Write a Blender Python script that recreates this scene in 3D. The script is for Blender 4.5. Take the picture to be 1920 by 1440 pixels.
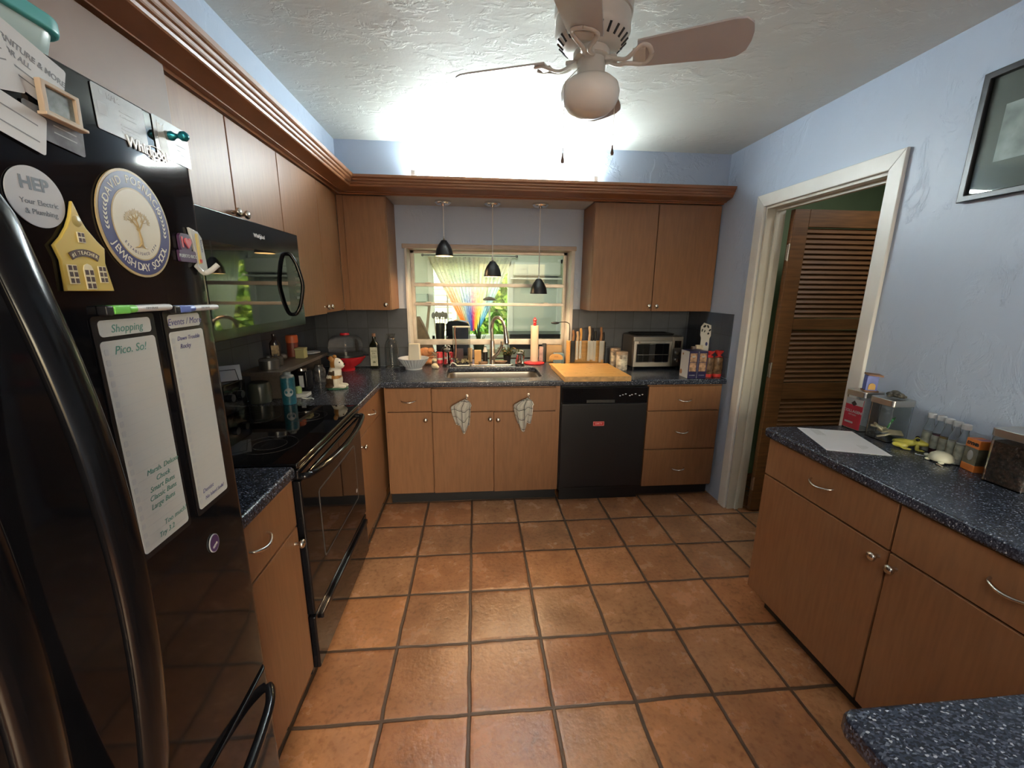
import bpy, bmesh, math, random
from mathutils import Matrix, Vector
random.seed(7)
PI = math.pi
for o in list(bpy.data.objects): bpy.data.objects.remove(o)
sc = bpy.context.scene
COL = sc.collection

# ------------------------------------------------------------------ camera
CAMZ, YAW, PITCH, ROLL, FPX = 1.507, .0897, -.2242, .0087, 765.73
cam_d = bpy.data.cameras.new('camera'); cam = bpy.data.objects.new('camera', cam_d); COL.objects.link(cam)
cam_d.sensor_width = 36; cam_d.lens = 36*FPX/1920; cam_d.clip_start = .02
f = Vector((math.sin(YAW)*math.cos(PITCH), math.cos(YAW)*math.cos(PITCH), math.sin(PITCH)))
r = Vector((math.cos(YAW), -math.sin(YAW), 0)); u = r.cross(f)
r2 = r*math.cos(ROLL)+u*math.sin(ROLL); u2 = -r*math.sin(ROLL)+u*math.cos(ROLL)
cam.matrix_world = Matrix(((r2.x, u2.x, -f.x, 0), (r2.y, u2.y, -f.y, 0), (r2.z, u2.z, -f.z, CAMZ), (0, 0, 0, 1)))
sc.camera = cam

# ------------------------------------------------------------------ world, exposure, large lights
sc.view_settings.view_transform = 'Standard'; sc.view_settings.look = 'None'
sc.view_settings.gamma = 1; sc.view_settings.use_curve_mapping = False
sc.view_settings.exposure = 0.62
w = bpy.data.worlds.new('sky'); sc.world = w; w.use_nodes = True
nt = w.node_tree; bg = nt.nodes['Background']
sky = nt.nodes.new('ShaderNodeTexSky'); sky.sky_type = 'NISHITA'; sky.sun_disc = False
sky.sun_elevation = math.radians(50); sky.sun_rotation = math.radians(160)
tn = nt.nodes.new('ShaderNodeVectorMath'); tn.operation = 'MULTIPLY'; tn.inputs[1].default_value = (1.15, 1.0, .72)
sky.dust_density = 4; nt.links.new(sky.outputs[0], tn.inputs[0]); nt.links.new(tn.outputs[0], bg.inputs[0]); bg.inputs[1].default_value = 2.2

def area(name, loc, target, sx, sy, power, col, shape='RECTANGLE'):
    d = bpy.data.lights.new(name, 'AREA'); d.shape = shape; d.size = sx; d.size_y = sy
    d.energy = power; d.color = col
    o = bpy.data.objects.new(name, d); COL.objects.link(o); o.location = loc
    o.rotation_euler = (Vector(target)-Vector(loc)).to_track_quat('-Z', 'Y').to_euler()
    return o
sd = bpy.data.lights.new('sun', 'SUN'); sd.energy = 6; sd.angle = .02; sd.color = (1, .95, .86)
so = bpy.data.objects.new('sun', sd); COL.objects.link(so); so.rotation_euler = (math.radians(-42), math.radians(12), 0)
area('rear_cool_fill', (0.9, -2.52, 1.55), (0.7, 2, 1.2), 1.9, 1.3, 7, (.84, .93, 1))  # cool fill added behind the camera, daylight from an unseen side
area('rear_overhead_fill', (-0.1, -0.7, 2.38), (-0.1, -0.7, 0), .7, .7, 14, (1, .96, .86), 'DISK')  # added overhead fill, out of view, lifts cabinets and floor
area('sunroom_fill', (0.4, 4.5, 2.33), (0.4, 4.5, 0), .5, .5, 13, (1, .97, .86), 'DISK')  # invented overhead source, added to brighten the sunroom walls
area('side_room_fill', (2.45, 1.9, 2.3), (2.3, 2.3, 0), .35, .35, 2.6, (1, .96, .88), 'DISK')  # weak fill added to light the louvred door, no fixture there
# area('fluorescent_tube_light', (0.21, 2.893, 2.2515), (0.21, 2.85, 3), 1.12, .02, 85, (.92, .97, 1))

# ------------------------------------------------------------------ materials
MT = {}
def mat(name, col, rough=.5, metal=0, bump=0, bscale=60, vary=0, vscale=8, spec=.5, trans=0, emit=None, estr=0, coat=0, stretch=None, sheen=0, ior=1.5, detail=4):
    if name in MT: return MT[name]
    m = bpy.data.materials.new(name); m.use_nodes = True; n = m.node_tree; b = n.nodes['Principled BSDF']
    c = (*col, 1); b.inputs['Base Color'].default_value = c; b.inputs['Roughness'].default_value = rough
    b.inputs['Metallic'].default_value = metal; b.inputs['IOR'].default_value = ior
    b.inputs['Specular IOR Level'].default_value = spec; b.inputs['Transmission Weight'].default_value = trans
    b.inputs['Coat Weight'].default_value = coat
    if coat: b.inputs['Coat Roughness'].default_value = .05
    if emit: b.inputs['Emission Color'].default_value = (*emit, 1); b.inputs['Emission Strength'].default_value = estr
    tc = n.nodes.new('ShaderNodeTexCoord'); src = tc.outputs['Object']
    if stretch:
        mp = n.nodes.new('ShaderNodeMapping'); mp.inputs['Scale'].default_value = stretch
        n.links.new(src, mp.inputs[0]); src = mp.outputs[0]
    no = n.nodes.new('ShaderNodeTexNoise'); no.inputs['Scale'].default_value = vscale; no.inputs['Detail'].default_value = detail
    n.links.new(src, no.inputs['Vector'])
    v = vary if vary else .04
    rp = n.nodes.new('ShaderNodeMapRange'); rp.inputs[1].default_value = .3; rp.inputs[2].default_value = .7
    rp.inputs[3].default_value = 1-v; rp.inputs[4].default_value = 1+v
    n.links.new(no.outputs[0], rp.inputs[0])
    mx = n.nodes.new('ShaderNodeVectorMath'); mx.operation = 'SCALE'; mx.inputs[0].default_value = col
    n.links.new(rp.outputs[0], mx.inputs['Scale']); n.links.new(mx.outputs[0], b.inputs['Base Color'])
    if bump:
        n2 = n.nodes.new('ShaderNodeTexNoise'); n2.inputs['Scale'].default_value = bscale; n2.inputs['Detail'].default_value = 5
        n.links.new(src, n2.inputs['Vector'])
        bp = n.nodes.new('ShaderNodeBump'); bp.inputs['Strength'].default_value = bump; bp.inputs['Distance'].default_value = .01
        n.links.new(n2.outputs[0], bp.inputs['Height']); n.links.new(bp.outputs[0], b.inputs['Normal'])
    MT[name] = m; return m

def nd(n, t, **k):
    x = n.nodes.new(t)
    for a, v in k.items(): setattr(x, a, v)
    return x
def mathn(n, op, a, b=None, c=None):
    x = n.nodes.new('ShaderNodeMath'); x.operation = op
    for i, v in enumerate((a, b, c)):
        if v is None: continue
        if isinstance(v, (int, float)): x.inputs[i].default_value = v
        else: n.links.new(v, x.inputs[i])
    return x.outputs[0]

def floor_mat():
    T, GX, GY = .3125, -.0407, 2.4417
    m = bpy.data.materials.new('terracotta_tile'); m.use_nodes = True; n = m.node_tree; b = n.nodes['Principled BSDF']; L = n.links.new
    g = nd(n, 'ShaderNodeNewGeometry'); 
    wob = nd(n, 'ShaderNodeTexNoise'); wob.inputs['Scale'].default_value = 7; L(g.outputs['Position'], wob.inputs['Vector'])
    wsub = nd(n, 'ShaderNodeVectorMath', operation='SUBTRACT'); L(wob.outputs['Color'], wsub.inputs[0]); wsub.inputs[1].default_value = (.5, .5, .5)
    wsc = nd(n, 'ShaderNodeVectorMath', operation='SCALE'); L(wsub.outputs[0], wsc.inputs[0]); wsc.inputs['Scale'].default_value = .012
    ad = nd(n, 'ShaderNodeVectorMath', operation='ADD'); L(g.outputs['Position'], ad.inputs[0]); L(wsc.outputs[0], ad.inputs[1])
    sp = nd(n, 'ShaderNodeSeparateXYZ'); L(ad.outputs[0], sp.inputs[0])
    ux = mathn(n, 'DIVIDE', mathn(n, 'SUBTRACT', sp.outputs[0], GX), T); uy = mathn(n, 'DIVIDE', mathn(n, 'SUBTRACT', sp.outputs[1], GY), T)
    fx, fy = mathn(n, 'FLOOR', ux), mathn(n, 'FLOOR', uy)
    def edge(q, fl):
        fr = mathn(n, 'SUBTRACT', q, fl); a = mathn(n, 'ABSOLUTE', mathn(n, 'SUBTRACT', fr, .5)); return a
    e = mathn(n, 'MAXIMUM', edge(ux, fx), edge(uy, fy))            # .5 at grout centre
    gm = nd(n, 'ShaderNodeMapRange'); gm.inputs[1].default_value = .474; gm.inputs[2].default_value = .484; L(e, gm.inputs[0])
    edg = nd(n, 'ShaderNodeMapRange'); edg.inputs[1].default_value = .44; edg.inputs[2].default_value = .487; L(e, edg.inputs[0])
    cb = nd(n, 'ShaderNodeCombineXYZ'); L(fx, cb.inputs[0]); L(fy, cb.inputs[1])
    wn = nd(n, 'ShaderNodeTexWhiteNoise'); L(cb.outputs[0], wn.inputs['Vector'])
    cr = nd(n, 'ShaderNodeValToRGB'); L(wn.outputs['Value'], cr.inputs[0])
    el = cr.color_ramp.elements; el[0].color = (.33, .162, .080, 1); el[1].color = (.45, .190, .074, 1)
    x = el.new(.35); x.color = (.36, .155, .068, 1); x = el.new(.7); x.color = (.40, .215, .112, 1)
    # offset noise per tile
    of = nd(n, 'ShaderNodeVectorMath', operation='MULTIPLY_ADD'); L(wn.outputs['Color'], of.inputs[0]); of.inputs[1].default_value = (20, 20, 20); L(g.outputs['Position'], of.inputs[2])
    n1 = nd(n, 'ShaderNodeTexNoise'); n1.inputs['Scale'].default_value = 7; n1.inputs['Detail'].default_value = 6; n1.inputs['Roughness'].default_value = .62; L(of.outputs[0], n1.inputs['Vector'])
    r1 = nd(n, 'ShaderNodeMapRange'); r1.inputs[1].default_value = .3; r1.inputs[2].default_value = .7; r1.inputs[3].default_value = .74; r1.inputs[4].default_value = 1.2; L(n1.outputs[0], r1.inputs[0])
    n2 = nd(n, 'ShaderNodeTexNoise'); n2.inputs['Scale'].default_value = 55; n2.inputs['Detail'].default_value = 2; L(of.outputs[0], n2.inputs['Vector'])
    pit = nd(n, 'ShaderNodeMapRange'); pit.inputs[1].default_value = .27; pit.inputs[2].default_value = .50; pit.inputs[3].default_value = .72; pit.inputs[4].default_value = 1; L(n2.outputs[0], pit.inputs[0])
    mm = mathn(n, 'MULTIPLY', r1.outputs[0], pit.outputs[0])
    edk = mathn(n, 'SUBTRACT', 1, mathn(n, 'MULTIPLY', edg.outputs[0], .05))
    mm = mathn(n, 'MULTIPLY', mm, edk)
    sc_ = nd(n, 'ShaderNodeVectorMath', operation='SCALE'); L(cr.outputs[0], sc_.inputs[0]); L(mm, sc_.inputs['Scale'])
    n3 = nd(n, 'ShaderNodeTexNoise'); n3.inputs['Scale'].default_value = 5; L(g.outputs['Position'], n3.inputs['Vector'])
    gc = nd(n, 'ShaderNodeMix', data_type='RGBA'); L(n3.outputs[0], gc.inputs[0]); gc.inputs[6].default_value = (.055, .030, .017, 1); gc.inputs[7].default_value = (.10, .058, .034, 1)
    mix = nd(n, 'ShaderNodeMix', data_type='RGBA'); L(gm.outputs[0], mix.inputs[0]); L(sc_.outputs[0], mix.inputs[6]); L(gc.outputs[2], mix.inputs[7])
    L(mix.outputs[2], b.inputs['Base Color'])
    rr = nd(n, 'ShaderNodeMapRange'); rr.inputs[3].default_value = .12; rr.inputs[4].default_value = .38; L(n1.outputs[0], rr.inputs[0])
    rr2 = mathn(n, 'ADD', rr.outputs[0], mathn(n, 'MULTIPLY', gm.outputs[0], .25)); L(rr2, b.inputs['Roughness'])
    h = mathn(n, 'ADD', mathn(n, 'MULTIPLY', gm.outputs[0], -.5), mathn(n, 'MULTIPLY', edg.outputs[0], -.18))
    h = mathn(n, 'ADD', h, mathn(n, 'MULTIPLY', n1.outputs[0], .45)); h = mathn(n, 'ADD', h, mathn(n, 'MULTIPLY', n2.outputs[0], .16))
    bp = nd(n, 'ShaderNodeBump'); bp.inputs['Strength'].default_value = .8; bp.inputs['Distance'].default_value = .008; L(h, bp.inputs['Height']); L(bp.outputs[0], b.inputs['Normal'])
    MT['terracotta_tile'] = m; return m

def plaster_mat(name, col, strength, scale, rough=.55, trowel=True):
    m = bpy.data.materials.new(name); m.use_nodes = True; n = m.node_tree; b = n.nodes['Principled BSDF']; L = n.links.new
    b.inputs['Roughness'].default_value = rough
    g = nd(n, 'ShaderNodeNewGeometry')
    mp = nd(n, 'ShaderNodeMapping'); mp.inputs['Scale'].default_value = (1, 1.5, 1); L(g.outputs['Position'], mp.inputs[0])
    n1 = nd(n, 'ShaderNodeTexNoise'); n1.inputs['Scale'].default_value = scale; n1.inputs['Detail'].default_value = 7; n1.inputs['Roughness'].default_value = .62; n1.inputs['Distortion'].default_value = .5; L(mp.outputs[0], n1.inputs['Vector'])
    n2 = nd(n, 'ShaderNodeTexNoise'); n2.inputs['Scale'].default_value = scale*.28; n2.inputs['Detail'].default_value = 3; L(mp.outputs[0], n2.inputs['Vector'])
    a = nd(n, 'ShaderNodeMapRange'); a.inputs[1].default_value = .50; a.inputs[2].default_value = .58; a.interpolation_type = 'SMOOTHSTEP'; L(n1.outputs[0], a.inputs[0])
    k = nd(n, 'ShaderNodeMapRange'); k.inputs[1].default_value = .42; k.inputs[2].default_value = .62; L(n2.outputs[0], k.inputs[0])
    h = mathn(n, 'MULTIPLY', a.outputs[0], k.outputs[0])
    h = mathn(n, 'ADD', h, mathn(n, 'MULTIPLY', n1.outputs[0], .5)); h = mathn(n, 'ADD', h, mathn(n, 'MULTIPLY', n2.outputs[0], .9))
    bp = nd(n, 'ShaderNodeBump'); bp.inputs['Strength'].default_value = strength; bp.inputs['Distance'].default_value = .006
    L(h, bp.inputs['Height']); L(bp.outputs[0], b.inputs['Normal'])
    r1 = nd(n, 'ShaderNodeMapRange'); r1.inputs[3].default_value = .93; r1.inputs[4].default_value = 1.05; L(n2.outputs[0], r1.inputs[0])
    s = nd(n, 'ShaderNodeVectorMath', operation='SCALE'); s.inputs[0].default_value = col; L(r1.outputs[0], s.inputs['Scale']); L(s.outputs[0], b.inputs['Base Color'])
    MT[name] = m; return m

def speckle_mat():
    m = bpy.data.materials.new('navy_speckled_laminate'); m.use_nodes = True; n = m.node_tree; b = n.nodes['Principled BSDF']; L = n.links.new
    g = nd(n, 'ShaderNodeNewGeometry')
    mp = nd(n, 'ShaderNodeMapping'); mp.inputs['Rotation'].default_value = (.3, .5, .6); mp.inputs['Scale'].default_value = (1, 1.6, 1); L(g.outputs['Position'], mp.inputs[0])
    v = nd(n, 'ShaderNodeTexVoronoi'); v.inputs['Scale'].default_value = 250; L(mp.outputs[0], v.inputs['Vector'])
    sp = nd(n, 'ShaderNodeSeparateColor'); L(v.outputs['Color'], sp.inputs[0])
    cr = nd(n, 'ShaderNodeValToRGB'); cr.color_ramp.interpolation = 'CONSTANT'; L(sp.outputs[0], cr.inputs[0])
    e = cr.color_ramp.elements; e[0].color = (.013, .016, .027, 1); e[1].position = .968; e[1].color = (.28, .31, .36, 1)
    for p, c in ((.4, (.028, .035, .054)), (.75, (.055, .067, .098)), (.92, (.10, .12, .155))):
        x = e.new(p); x.color = (*c, 1)
    L(cr.outputs[0], b.inputs['Base Color']); b.inputs['Roughness'].default_value = .27
    n2 = nd(n, 'ShaderNodeTexNoise'); n2.inputs['Scale'].default_value = 160; L(g.outputs['Position'], n2.inputs['Vector'])
    bp = nd(n, 'ShaderNodeBump'); bp.inputs['Strength'].default_value = .12; bp.inputs['Distance'].default_value = .002; L(n2.outputs[0], bp.inputs['Height']); L(bp.outputs[0], b.inputs['Normal'])
    MT['navy_speckled_laminate'] = m; return m

def wall_tile_mat():
    m = bpy.data.materials.new('slate_wall_tile'); m.use_nodes = True; n = m.node_tree; b = n.nodes['Principled BSDF']; L = n.links.new
    g = nd(n, 'ShaderNodeNewGeometry'); sp = nd(n, 'ShaderNodeSeparateXYZ'); L(g.outputs['Position'], sp.inputs[0])
    T = .152
    hor = mathn(n, 'ADD', mathn(n, 'ADD', sp.outputs[0], sp.outputs[1]), .13)
    a, c = mathn(n, 'DIVIDE', hor, T), mathn(n, 'DIVIDE', mathn(n, 'SUBTRACT', sp.outputs[2], 1.366), T)
    fa, fc = mathn(n, 'FLOOR', a), mathn(n, 'FLOOR', c)
    e = mathn(n, 'MAXIMUM', mathn(n, 'ABSOLUTE', mathn(n, 'SUBTRACT', mathn(n, 'SUBTRACT', a, fa), .5)), mathn(n, 'ABSOLUTE', mathn(n, 'SUBTRACT', mathn(n, 'SUBTRACT', c, fc), .5)))
    gm = nd(n, 'ShaderNodeMapRange'); gm.inputs[1].default_value = .485; gm.inputs[2].default_value = .492; L(e, gm.inputs[0])
    cb = nd(n, 'ShaderNodeCombineXYZ'); L(fa, cb.inputs[0]); L(fc, cb.inputs[1])
    wn = nd(n, 'ShaderNodeTexWhiteNoise'); L(cb.outputs[0], wn.inputs['Vector'])
    no = nd(n, 'ShaderNodeTexNoise'); no.inputs['Scale'].default_value = 14; no.inputs['Detail'].default_value = 6; L(g.outputs['Position'], no.inputs['Vector'])
    k = mathn(n, 'ADD', mathn(n, 'MULTIPLY', wn.outputs['Value'], .35), mathn(n, 'MULTIPLY', no.outputs[0], .5)); k = mathn(n, 'ADD', k, .55)
    s = nd(n, 'ShaderNodeVectorMath', operation='SCALE'); s.inputs[0].default_value = (.058, .068, .088); L(k, s.inputs['Scale'])
    mix = nd(n, 'ShaderNodeMix', data_type='RGBA'); L(gm.outputs[0], mix.inputs[0]); L(s.outputs[0], mix.inputs[6]); mix.inputs[7].default_value = (.02, .022, .028, 1)
    L(mix.outputs[2], b.inputs['Base Color']); b.inputs['Roughness'].default_value = .45
    h = mathn(n, 'SUBTRACT', mathn(n, 'MULTIPLY', no.outputs[0], .4), gm.outputs[0])
    bp = nd(n, 'ShaderNodeBump'); bp.inputs['Strength'].default_value = .4; bp.inputs['Distance'].default_value = .003; L(h, bp.inputs['Height']); L(bp.outputs[0], b.inputs['Normal'])
    MT['slate_wall_tile'] = m; return m

FLOOR = floor_mat()
CEIL = plaster_mat('ceiling_plaster', (.62, .65, .62), .42, 13, .6)
WALL = plaster_mat('blue_wall_plaster', (.445, .53, .665), .42, 6, .42)
SOFF = mat('soffit_paint', (.42, .42, .43), .6, bump=.1, bscale=20)
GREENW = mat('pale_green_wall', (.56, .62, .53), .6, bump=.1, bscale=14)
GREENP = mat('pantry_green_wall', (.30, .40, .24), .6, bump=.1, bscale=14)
WHITE = mat('white_trim_paint', (.78, .78, .74), .38, bump=.05, bscale=30)
BEIGE = mat('beige_trim_paint', (.60, .58, .50), .4)
TAN = mat('window_head_shaded', (.42, .33, .27), .45, vary=.15, vscale=10, stretch=(1, 12, 12))  # tan colour holds the warm light and shading under the head
WOOD = mat('alder_laminate', (.232, .108, .048), .44, spec=.42, vary=.10, vscale=10, stretch=(9, 9, .8), bump=.03, bscale=30)
WOODH = mat('alder_crown', (.24, .10, .045), .36, vary=.12, vscale=8, stretch=(1, 1, 8))
EDGE = mat('alder_edge', (.40, .20, .09), .35, vary=.1)
TOE = mat('toe_kick_black', (.008, .008, .009), .5)
BLACK = mat('black_gloss_enamel', (.006, .006, .0075), .06, vary=.2, spec=.32)
BLACKM = mat('black_satin', (.011, .011, .013), .32)
GLASSB = mat('black_glass', (.004, .004, .005), .03, spec=.7)
STEEL = mat('brushed_steel', (.46, .43, .39), .38, 1, vary=.08, vscale=40, stretch=(1, 1, 30))
NICKEL = mat('satin_nickel', (.62, .58, .53), .24, 1)
CHROME = mat('chrome', (.75, .75, .76), .1, 1)
COUNTER = speckle_mat()
TILE = wall_tile_mat()
GLASS = mat('clear_glass', (.97, .99, .98), .01, trans=1, ior=1.3, spec=.4)
def pane_mat():
    m = bpy.data.materials.new('window_pane'); m.use_nodes = True; n = m.node_tree
    n.nodes.remove(n.nodes['Principled BSDF']); out = n.nodes['Material Output']
    t = nd(n, 'ShaderNodeBsdfTransparent'); t.inputs[0].default_value = (.93, .96, .93, 1); g = nd(n, 'ShaderNodeBsdfGlossy'); g.inputs['Roughness'].default_value = .02
    fr = nd(n, 'ShaderNodeFresnel'); fr.inputs[0].default_value = 1.22; mx = nd(n, 'ShaderNodeMixShader')
    n.links.new(fr.outputs[0], mx.inputs[0]); n.links.new(t.outputs[0], mx.inputs[1]); n.links.new(g.outputs[0], mx.inputs[2]); n.links.new(mx.outputs[0], out.inputs[0])
    MT['window_pane'] = m; return m
PANE = pane_mat()

# ------------------------------------------------------------------ mesh helpers
W = {}
def ML(x=0): return Matrix(((0, 0, 1, x), (1, 0, 0, 0), (0, 1, 0, 0), (0, 0, 0, 1)))        # faces +x, u=+y
def MB(y=0): return Matrix(((1, 0, 0, 0), (0, 0, -1, y), (0, 1, 0, 0), (0, 0, 0, 1)))       # faces -y, u=+x
def MR(x=0): return Matrix(((0, 0, -1, x), (-1, 0, 0, 0), (0, 1, 0, 0), (0, 0, 0, 1)))      # faces -x, u=-y
def T(x, y, z): return Matrix.Translation((x, y, z))
def RZ(a): return Matrix.Rotation(a, 4, 'Z')
def RX(a): return Matrix.Rotation(a, 4, 'X')
def RY(a): return Matrix.Rotation(a, 4, 'Y')
I4 = Matrix.Identity(4)
def new(): return bmesh.new()
def box(bm, x0, x1, y0, y1, z0, z1, M=I4, bev=0, mi=0, seg=2):
    b = bmesh.new(); bmesh.ops.create_cube(b, size=1)
    for v in b.verts: v.co = Vector((x0+(v.co.x+.5)*(x1-x0), y0+(v.co.y+.5)*(y1-y0), z0+(v.co.z+.5)*(z1-z0)))
    if bev: bmesh.ops.bevel(b, geom=b.edges[:], offset=bev, segments=seg, affect='EDGES', profile=.5)
    return merge(bm, b, M, mi)
def merge(bm, b, M=I4, mi=0):
    b.transform(M)
    if M.determinant() < 0: bmesh.ops.reverse_faces(b, faces=b.faces[:])
    for fc in b.faces: fc.material_index = mi if mi else fc.material_index
    me = bpy.data.meshes.new('tmp'); b.to_mesh(me); b.free(); bm.from_mesh(me); bpy.data.meshes.remove(me); return bm
def lathe(bm, prof, M=I4, n=24, mi=0, sx=1, sy=1):
    b = bmesh.new(); rings = []
    for (rr, h) in prof:
        if rr < 1e-5: rings.append([b.verts.new((0, 0, h))])
        else: rings.append([b.verts.new((rr*sx*math.cos(2*PI*i/n), rr*sy*math.sin(2*PI*i/n), h)) for i in range(n)])
    for a, c in zip(rings, rings[1:]):
        for i in range(n):
            j = (i+1) % n
            if len(a) == 1 and len(c) == 1: continue
            if len(a) == 1: b.faces.new((a[0], c[j], c[i]))
            elif len(c) == 1: b.faces.new((a[i], a[j], c[0]))
            else: b.faces.new((a[i], a[j], c[j], c[i]))
    bmesh.ops.recalc_face_normals(b, faces=b.faces[:])
    return merge(bm, b, M, mi)
def tube(bm, pts, rad, n=10, M=I4, mi=0, flat=1, cap=True):
    pts = [Vector(p) for p in pts]; b = bmesh.new(); rings = []; up = None
    if not isinstance(rad, (list, tuple)): rad = [rad]*len(pts)
    for i, p in enumerate(pts):
        d = (pts[min(i+1, len(pts)-1)]-pts[max(i-1, 0)]).normalized()
        if up is None:
            up = Vector((0, 0, 1)) if abs(d.z) < .9 else Vector((1, 0, 0))
        s = d.cross(up).normalized(); up = s.cross(d).normalized()
        rings.append([b.verts.new(p+(s*math.cos(2*PI*k/n)*flat+up*math.sin(2*PI*k/n))*rad[i]) for k in range(n)])
    for a, c in zip(rings, rings[1:]):
        for i in range(n): j = (i+1) % n; b.faces.new((a[i], a[j], c[j], c[i]))
    if cap: b.faces.new(rings[0][::-1]); b.faces.new(rings[-1])
    bmesh.ops.recalc_face_normals(b, faces=b.faces[:])
    return merge(bm, b, M, mi)
def smooth_path(pts, k=6):
    pts = [Vector(p) for p in pts]; P = [pts[0]*2-pts[1]]+pts+[pts[-1]*2-pts[-2]]; out = []
    for i in range(1, len(P)-2):
        for t in range(k):
            t /= k; a, b_, c, d = P[i-1], P[i], P[i+1], P[i+2]
            out.append(.5*((2*b_)+(c-a)*t+(2*a-5*b_+4*c-d)*t*t+(3*b_-a-3*c+d)*t**3))
    return out+[pts[-1]]
def prism(bm, poly, z0, z1, M=I4, mi=0, bev=0):
    b = bmesh.new(); lo = [b.verts.new((x, y, z0)) for x, y in poly]; hi = [b.verts.new((x, y, z1)) for x, y in poly]
    b.faces.new(lo[::-1]); b.faces.new(hi); k = len(poly)
    for i in range(k): j = (i+1) % k; b.faces.new((lo[i], lo[j], hi[j], hi[i]))
    bmesh.ops.recalc_face_normals(b, faces=b.faces[:])
    if bev:
        ed = [e for e in b.edges if abs(e.verts[0].co.z-e.verts[1].co.z) < 1e-6]
        bmesh.ops.bevel(b, geom=ed, offset=bev, segments=2, affect='EDGES', profile=.5)
    return merge(bm, b, M, mi)
def plate(bm, loops, z0, z1, bev=0, M=I4, mi=0):
    """flat plate with holes: loops[0] outer, rest holes"""
    cu = bpy.data.curves.new('c', 'CURVE'); cu.dimensions = '2D'; cu.fill_mode = 'BOTH'; cu.extrude = (z1-z0)/2-bev; cu.bevel_depth = bev; cu.bevel_resolution = 2; cu.offset = -bev
    for lp in loops:
        s = cu.splines.new('POLY'); s.points.add(len(lp)-1); s.use_cyclic_u = True
        for p, (x, y) in zip(s.points, lp): p.co = (x, y, 0, 1)
    return from_curve(bm, cu, M @ T(0, 0, (z0+z1)/2), mi)
def from_curve(bm, cu, M, mi=0):
    o = bpy.data.objects.new('c', cu); COL.objects.link(o)
    me = bpy.data.meshes.new_from_object(o.evaluated_get(bpy.context.evaluated_depsgraph_get()))
    b = bmesh.new(); b.from_mesh(me); bpy.data.meshes.remove(me); bpy.data.objects.remove(o); bpy.data.curves.remove(cu)
    for fc in b.faces: fc.material_index = 0
    return merge(bm, b, M, mi)
def text(bm, s, size, M=I4, depth=.0004, mi=0, align='CENTER', shear=0, off=0, spacing=1):
    cu = bpy.data.curves.new('t', 'FONT'); cu.body = s; cu.size = size; cu.extrude = depth; cu.align_x = align; cu.align_y = 'CENTER'; cu.shear = shear; cu.offset = off; cu.space_character = spacing; cu.resolution_u = 3
    return from_curve(bm, cu, M, mi)
def arc_text(bm, s, size, R, a0, a1, M=I4, flip=False, depth=.0004, mi=0):
    wd = [{'I': .45, 'J': .75, 'W': 1.35, 'M': 1.25, ' ': .7, '1': .7}.get(ch, 1) for ch in s]; tot = sum(wd); cum = 0
    for i, ch in enumerate(s):
        a = a0+(a1-a0)*(cum+wd[i]/2)/tot; cum += wd[i]
        if ch == ' ': continue
        rot = RZ(a-PI/2) if not flip else RZ(a+PI/2)
        text(bm, ch, size, M @ T(R*math.cos(a), R*math.sin(a), 0) @ rot, depth, mi)
def rrect(x0, x1, y0, y1, rad, n=5):
    out = []
    for cx, cy, a in ((x1-rad, y1-rad, 0), (x0+rad, y1-rad, 90), (x0+rad, y0+rad, 180), (x1-rad, y0+rad, 270)):
        for i in range(n+1):
            t = math.radians(a+90*i/n); out.append((cx+rad*math.cos(t), cy+rad*math.sin(t)))
    return out
def ball(bm, c, rx, ry=None, rz=None, M=I4, mi=0, n=16, m=10):
    ry = ry or rx; rz = rz or rx; b = bmesh.new(); bmesh.ops.create_uvsphere(b, u_segments=n, v_segments=m, radius=1)
    for v in b.verts: v.co = Vector((v.co.x*rx+c[0], v.co.y*ry+c[1], v.co.z*rz+c[2]))
    return merge(bm, b, M, mi)
def finish(name, bm, mats, smooth=35):
    me = bpy.data.meshes.new(name); bm.to_mesh(me); bm.free()
    if not isinstance(mats, (list, tuple)): mats = [mats]
    for m in mats: me.materials.append(m)
    if smooth:
        me.shade_smooth(); me.set_sharp_from_angle(angle=math.radians(50 if smooth == 35 else smooth))
    return me
def wnm(o, smooth):
    if smooth and len(o.data.polygons) < 3000:
        m = o.modifiers.new('weighted', 'WEIGHTED_NORMAL'); m.keep_sharp = True
def obj(name, bm, mats, parent=None, smooth=35):
    """bm in world coordinates"""
    if parent is not None:
        Wm = W[parent.name]; bm.transform(Wm.inverted())
        o = bpy.data.objects.new(name, finish(name, bm, mats, smooth)); COL.objects.link(o); o.parent = parent; W[o.name] = Wm; wnm(o, smooth)
    else:
        xs = [v.co for v in bm.verts]; c = Vector(((min(v.x for v in xs)+max(v.x for v in xs))/2, (min(v.y for v in xs)+max(v.y for v in xs))/2, min(v.z for v in xs)))
        bm.transform(T(*(-c))); o = bpy.data.objects.new(name, finish(name, bm, mats, smooth)); COL.objects.link(o); o.location = c; W[o.name] = T(*c); wnm(o, smooth)
    return o
def tag(o, label=None, cat=None, group=None, kind=None):
    if label: o['label'] = label
    if cat: o['category'] = cat
    if group: o['group'] = group
    if kind: o['kind'] = kind
    return o
def thing(name, label, cat, loc=(0, 0, 0), rot=0, group=None):
    o = bpy.data.objects.new(name, None); COL.objects.link(o); o.location = loc; o.rotation_euler = (0, 0, rot); o.empty_display_size = .05
    W[o.name] = T(*loc) @ RZ(rot); return tag(o, label, cat, group)
def single(name, bm, mats, label, cat, group=None, smooth=35): return tag(obj(name, bm, mats, None, smooth), label, cat, group)
def struct(name, bm, mats, label=None, smooth=35): return tag(obj(name, bm, mats, None, smooth), label, None, None, 'structure')
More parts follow.
